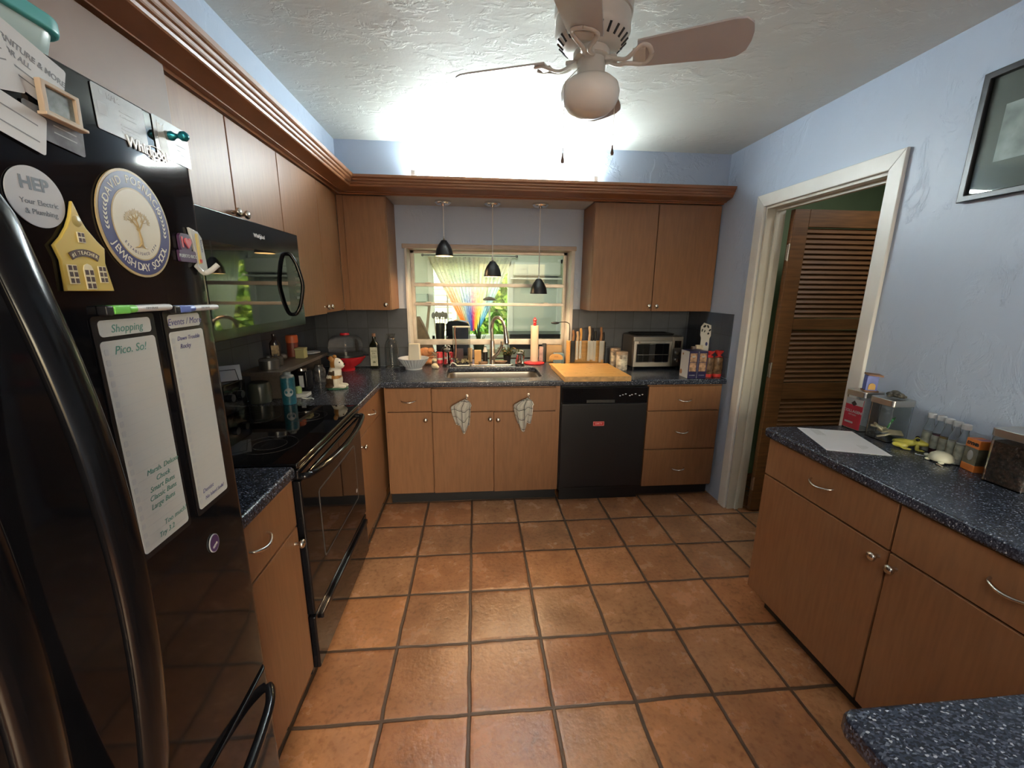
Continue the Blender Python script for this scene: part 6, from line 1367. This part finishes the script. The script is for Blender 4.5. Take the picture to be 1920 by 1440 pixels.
# buffet directly behind the window
t = thing('buffet_table', 'dark table in the sunroom just behind the kitchen window', 'table', (.1, 4.05, 0))
b = new(); box(b, -.95, 1.1, 3.80, 4.35, .86, .895, bev=.004); obj('tabletop', b, mat('dark_walnut', (.03, .018, .012), .4), t)
for x in (-.9, 1.05):
    for y in (3.84, 4.31): b = new(); box(b, x-.025, x+.025, y-.025, y+.025, 0, .86); obj('leg', b, MT['dark_walnut'], t)
TZ = .8955
b = new(); bb = bmesh.new()
pl = [(-.60, 0), (-.385, 0), (-.41, .10), (-.455, .22), (-.485, .30), (-.52, .37), (-.60, .37)]
prism(b, pl, 0, .12, MB(3.96) @ T(0, TZ, 0), bev=.004); single('paper_bag', b, mat('brown_paper_bag', (.20, .13, .085), .8, vary=.35, vscale=14), 'brown crumpled paper bag behind the left end of the window', 'bag')
t = thing('leaning_frame', 'pale empty wooden frame leaning behind the paper bag', 'frame', (-.56, 4.1, TZ))
b = new(); Q = T(-.62, 4.12, TZ) @ RY(math.radians(8)) @ MB(0)
plate(b, [rrect(-.12, .12, 0, .50, .004), rrect(-.095, .095, .025, .475, .004)], 0, .02, .002, Q); obj('frame', b, FRW, t)
t = thing('utensil_cup', 'black utensil holder beyond the window glass', 'utensil holder', (-.335, 3.93, TZ))
b = new(); lathe(b, [(0, 0), (.040, 0), (.042, .31), (.038, .31), (.036, .01), (0, .01)], T(-.335, 3.93, TZ), 24); obj('cup_body', b, BLACKM, t)
for i in range(5):
    tt = thing('cooking_utensil', 'grey-beige utensil standing in the black utensil holder', 'utensil', (-.335+(i-2)*.012, 3.93, TZ+.1), 0, 'utensils in the holder')
    x = -.335+(i-2)*.012; yy = 3.918+(i % 2)*.024; b = new(); tube(b, [(x, yy, TZ+.02), (x+(i-2)*.014, yy, TZ+.36)], .004, 6); obj('handle', b, FRW, tt)
    b = new(); ball(b, (x+(i-2)*.016, yy, TZ+.38+.01*(i % 2)), .018, .006, .03); obj('head', b, mat('utensil_grey', (.30, .28, .25), .5), tt)
t = thing('black_toaster', 'glossy black rounded toaster beyond the window glass', 'toaster', (-.17, 4.0, TZ))
b = new(); prism(b, [(-.285, 0), (-.055, 0), (-.055, .26)]+[(-.055-.04+.04*math.cos(q*PI/10), .26+.06*math.sin(q*PI/10)) for q in range(1, 5)]+[(-.17, .335), (-.25, .330), (-.278, .30)], 0, .17, MB(4.08) @ T(0, TZ, 0), bev=.01); obj('toaster_body', b, BLACK, t)
b = new(); box(b, -.25, -.09, TZ+.12, TZ+.125, 0, .003, MB(3.91)); obj('chrome_line', b, CHROME, t)
b = new(); box(b, -.275, -.26, 3.89, 3.91, TZ+.17, TZ+.19, bev=.003); obj('lever', b, CHROME, t)
t = thing('aloe_plant', 'tall thin green plant in the middle of the sunroom window', 'plant', (.03, 4.1, TZ))
b = new(); q = random.Random(2)
for i in range(11):
    a = q.uniform(0, 6.28); h = q.uniform(.18, .34) if i else .42; dx, dy = math.cos(a)*q.uniform(.02, .10), math.sin(a)*.05
    if i == 0: dx, dy = .02, 0
    tube(b, smooth_path([(.03, 4.1, TZ+.08), (.03+dx*.4, 4.1+dy*.4, TZ+h*.6), (.03+dx, 4.1+dy, TZ+h)], 4), [.009, .009, .009, .008, .007, .006, .004, .002, .001], 6, flat=1.8)
obj('leaves', b, mat('aloe_green', (.05, .12, .03), .4), t)
b = new(); lathe(b, [(0, 0), (.045, 0), (.06, .10), (0, .10)], T(.03, 4.1, TZ), 20); obj('pot', b, mat('dark_green_pot', (.03, .05, .035), .4), t)
t = thing('hanging_feeder', 'dark hanging lantern in front of the rainbow curtain', 'lantern', (.15, 4.9, 1.33))
b = new(); lathe(b, [(0, .0), (.075, .0), (.075, .02), (.03, .04), (0, .045)], T(.165, 4.9, 1.395), 24); obj('dish', b, BLACKM, t)
b = new()
for a in range(3): tube(b, [(.165+.06*math.cos(a*2.1), 4.9+.06*math.sin(a*2.1), 1.42), (.165, 4.9, 1.50)], .002, 5)
tube(b, [(.165, 4.9, 1.50), (.165, 4.9, 2.35)], .0015, 5); obj('hanging_wires', b, mat('wire_pale', (.5, .5, .48), .4), t)

# --- garden
b = new(); box(b, -8, 10, 5.76, 16, -.12, -.02); struct('ground_garden', b, mat('lawn', (.10, .20, .04), .9, vary=.4, vscale=5))
FOL = (mat('garden_leaf', (.16, .30, .05), .6, vary=.5, vscale=3), mat('garden_leaf_light', (.40, .50, .10), .6, vary=.4, vscale=3))
def bush(x, y, z0, rx, ry, rz, n_, lab, seed):
    t = thing('garden_shrub', lab, 'shrub', (x, y, -.02)); q = random.Random(seed)
    b = new(); tube(b, [(x, y, -.02), (x, y, z0+rz)], .05, 8); obj('trunk', b, mat('bark', (.12, .09, .06), .9), t)
    bb = bmesh.new()
    for i in range(n_):
        th, ph = q.uniform(0, 2*PI), math.acos(q.uniform(-1, 1)); k = q.uniform(.55, 1)
        p = Vector((x+rx*k*math.sin(ph)*math.cos(th), y+ry*k*math.sin(ph)*math.sin(th), z0+rz+rz*k*math.cos(ph)))
        a = Vector((q.uniform(-1, 1), q.uniform(-1, 1), q.uniform(-1, 1))).normalized(); c = a.cross(Vector((q.uniform(-1, 1), q.uniform(-1, 1), q.uniform(-1, 1)))).normalized(); L_ = q.uniform(.05, .10)
        fc = bb.faces.new([bb.verts.new(p+a*L_), bb.verts.new(p+c*L_*.5), bb.verts.new(p-a*L_), bb.verts.new(p-c*L_*.5)]); fc.material_index = 1 if q.random() < .45 else 0
    obj('foliage', bb, list(FOL), t, 0)
bush(.60, 7.2, .1, .85, .7, 1.2, 5200, 'bright green shrub outside the right half of the sunroom window', 1)
bush(2.6, 7.9, .1, .9, .7, 1.4, 4200, 'green shrub outside the narrow right sunroom window', 2)
t = thing('white_fence', 'white horizontal slat fence outside the left of the sunroom window', 'fence', (-1.1, 7.4, -.02))
for x in (-2.2, -1.2, -.40): b = new(); box(b, x-.04, x+.04, 7.9, 7.98, -.02, 2.2); obj('post', b, WHITE, t)
b = new()
for i in range(20): box(b, -2.2, -.40, 7.875, 7.90, .02+i*.108, .105+i*.108, bev=.003)
obj('slats', b, mat('fence_white', (.72, .74, .76), .5), t)
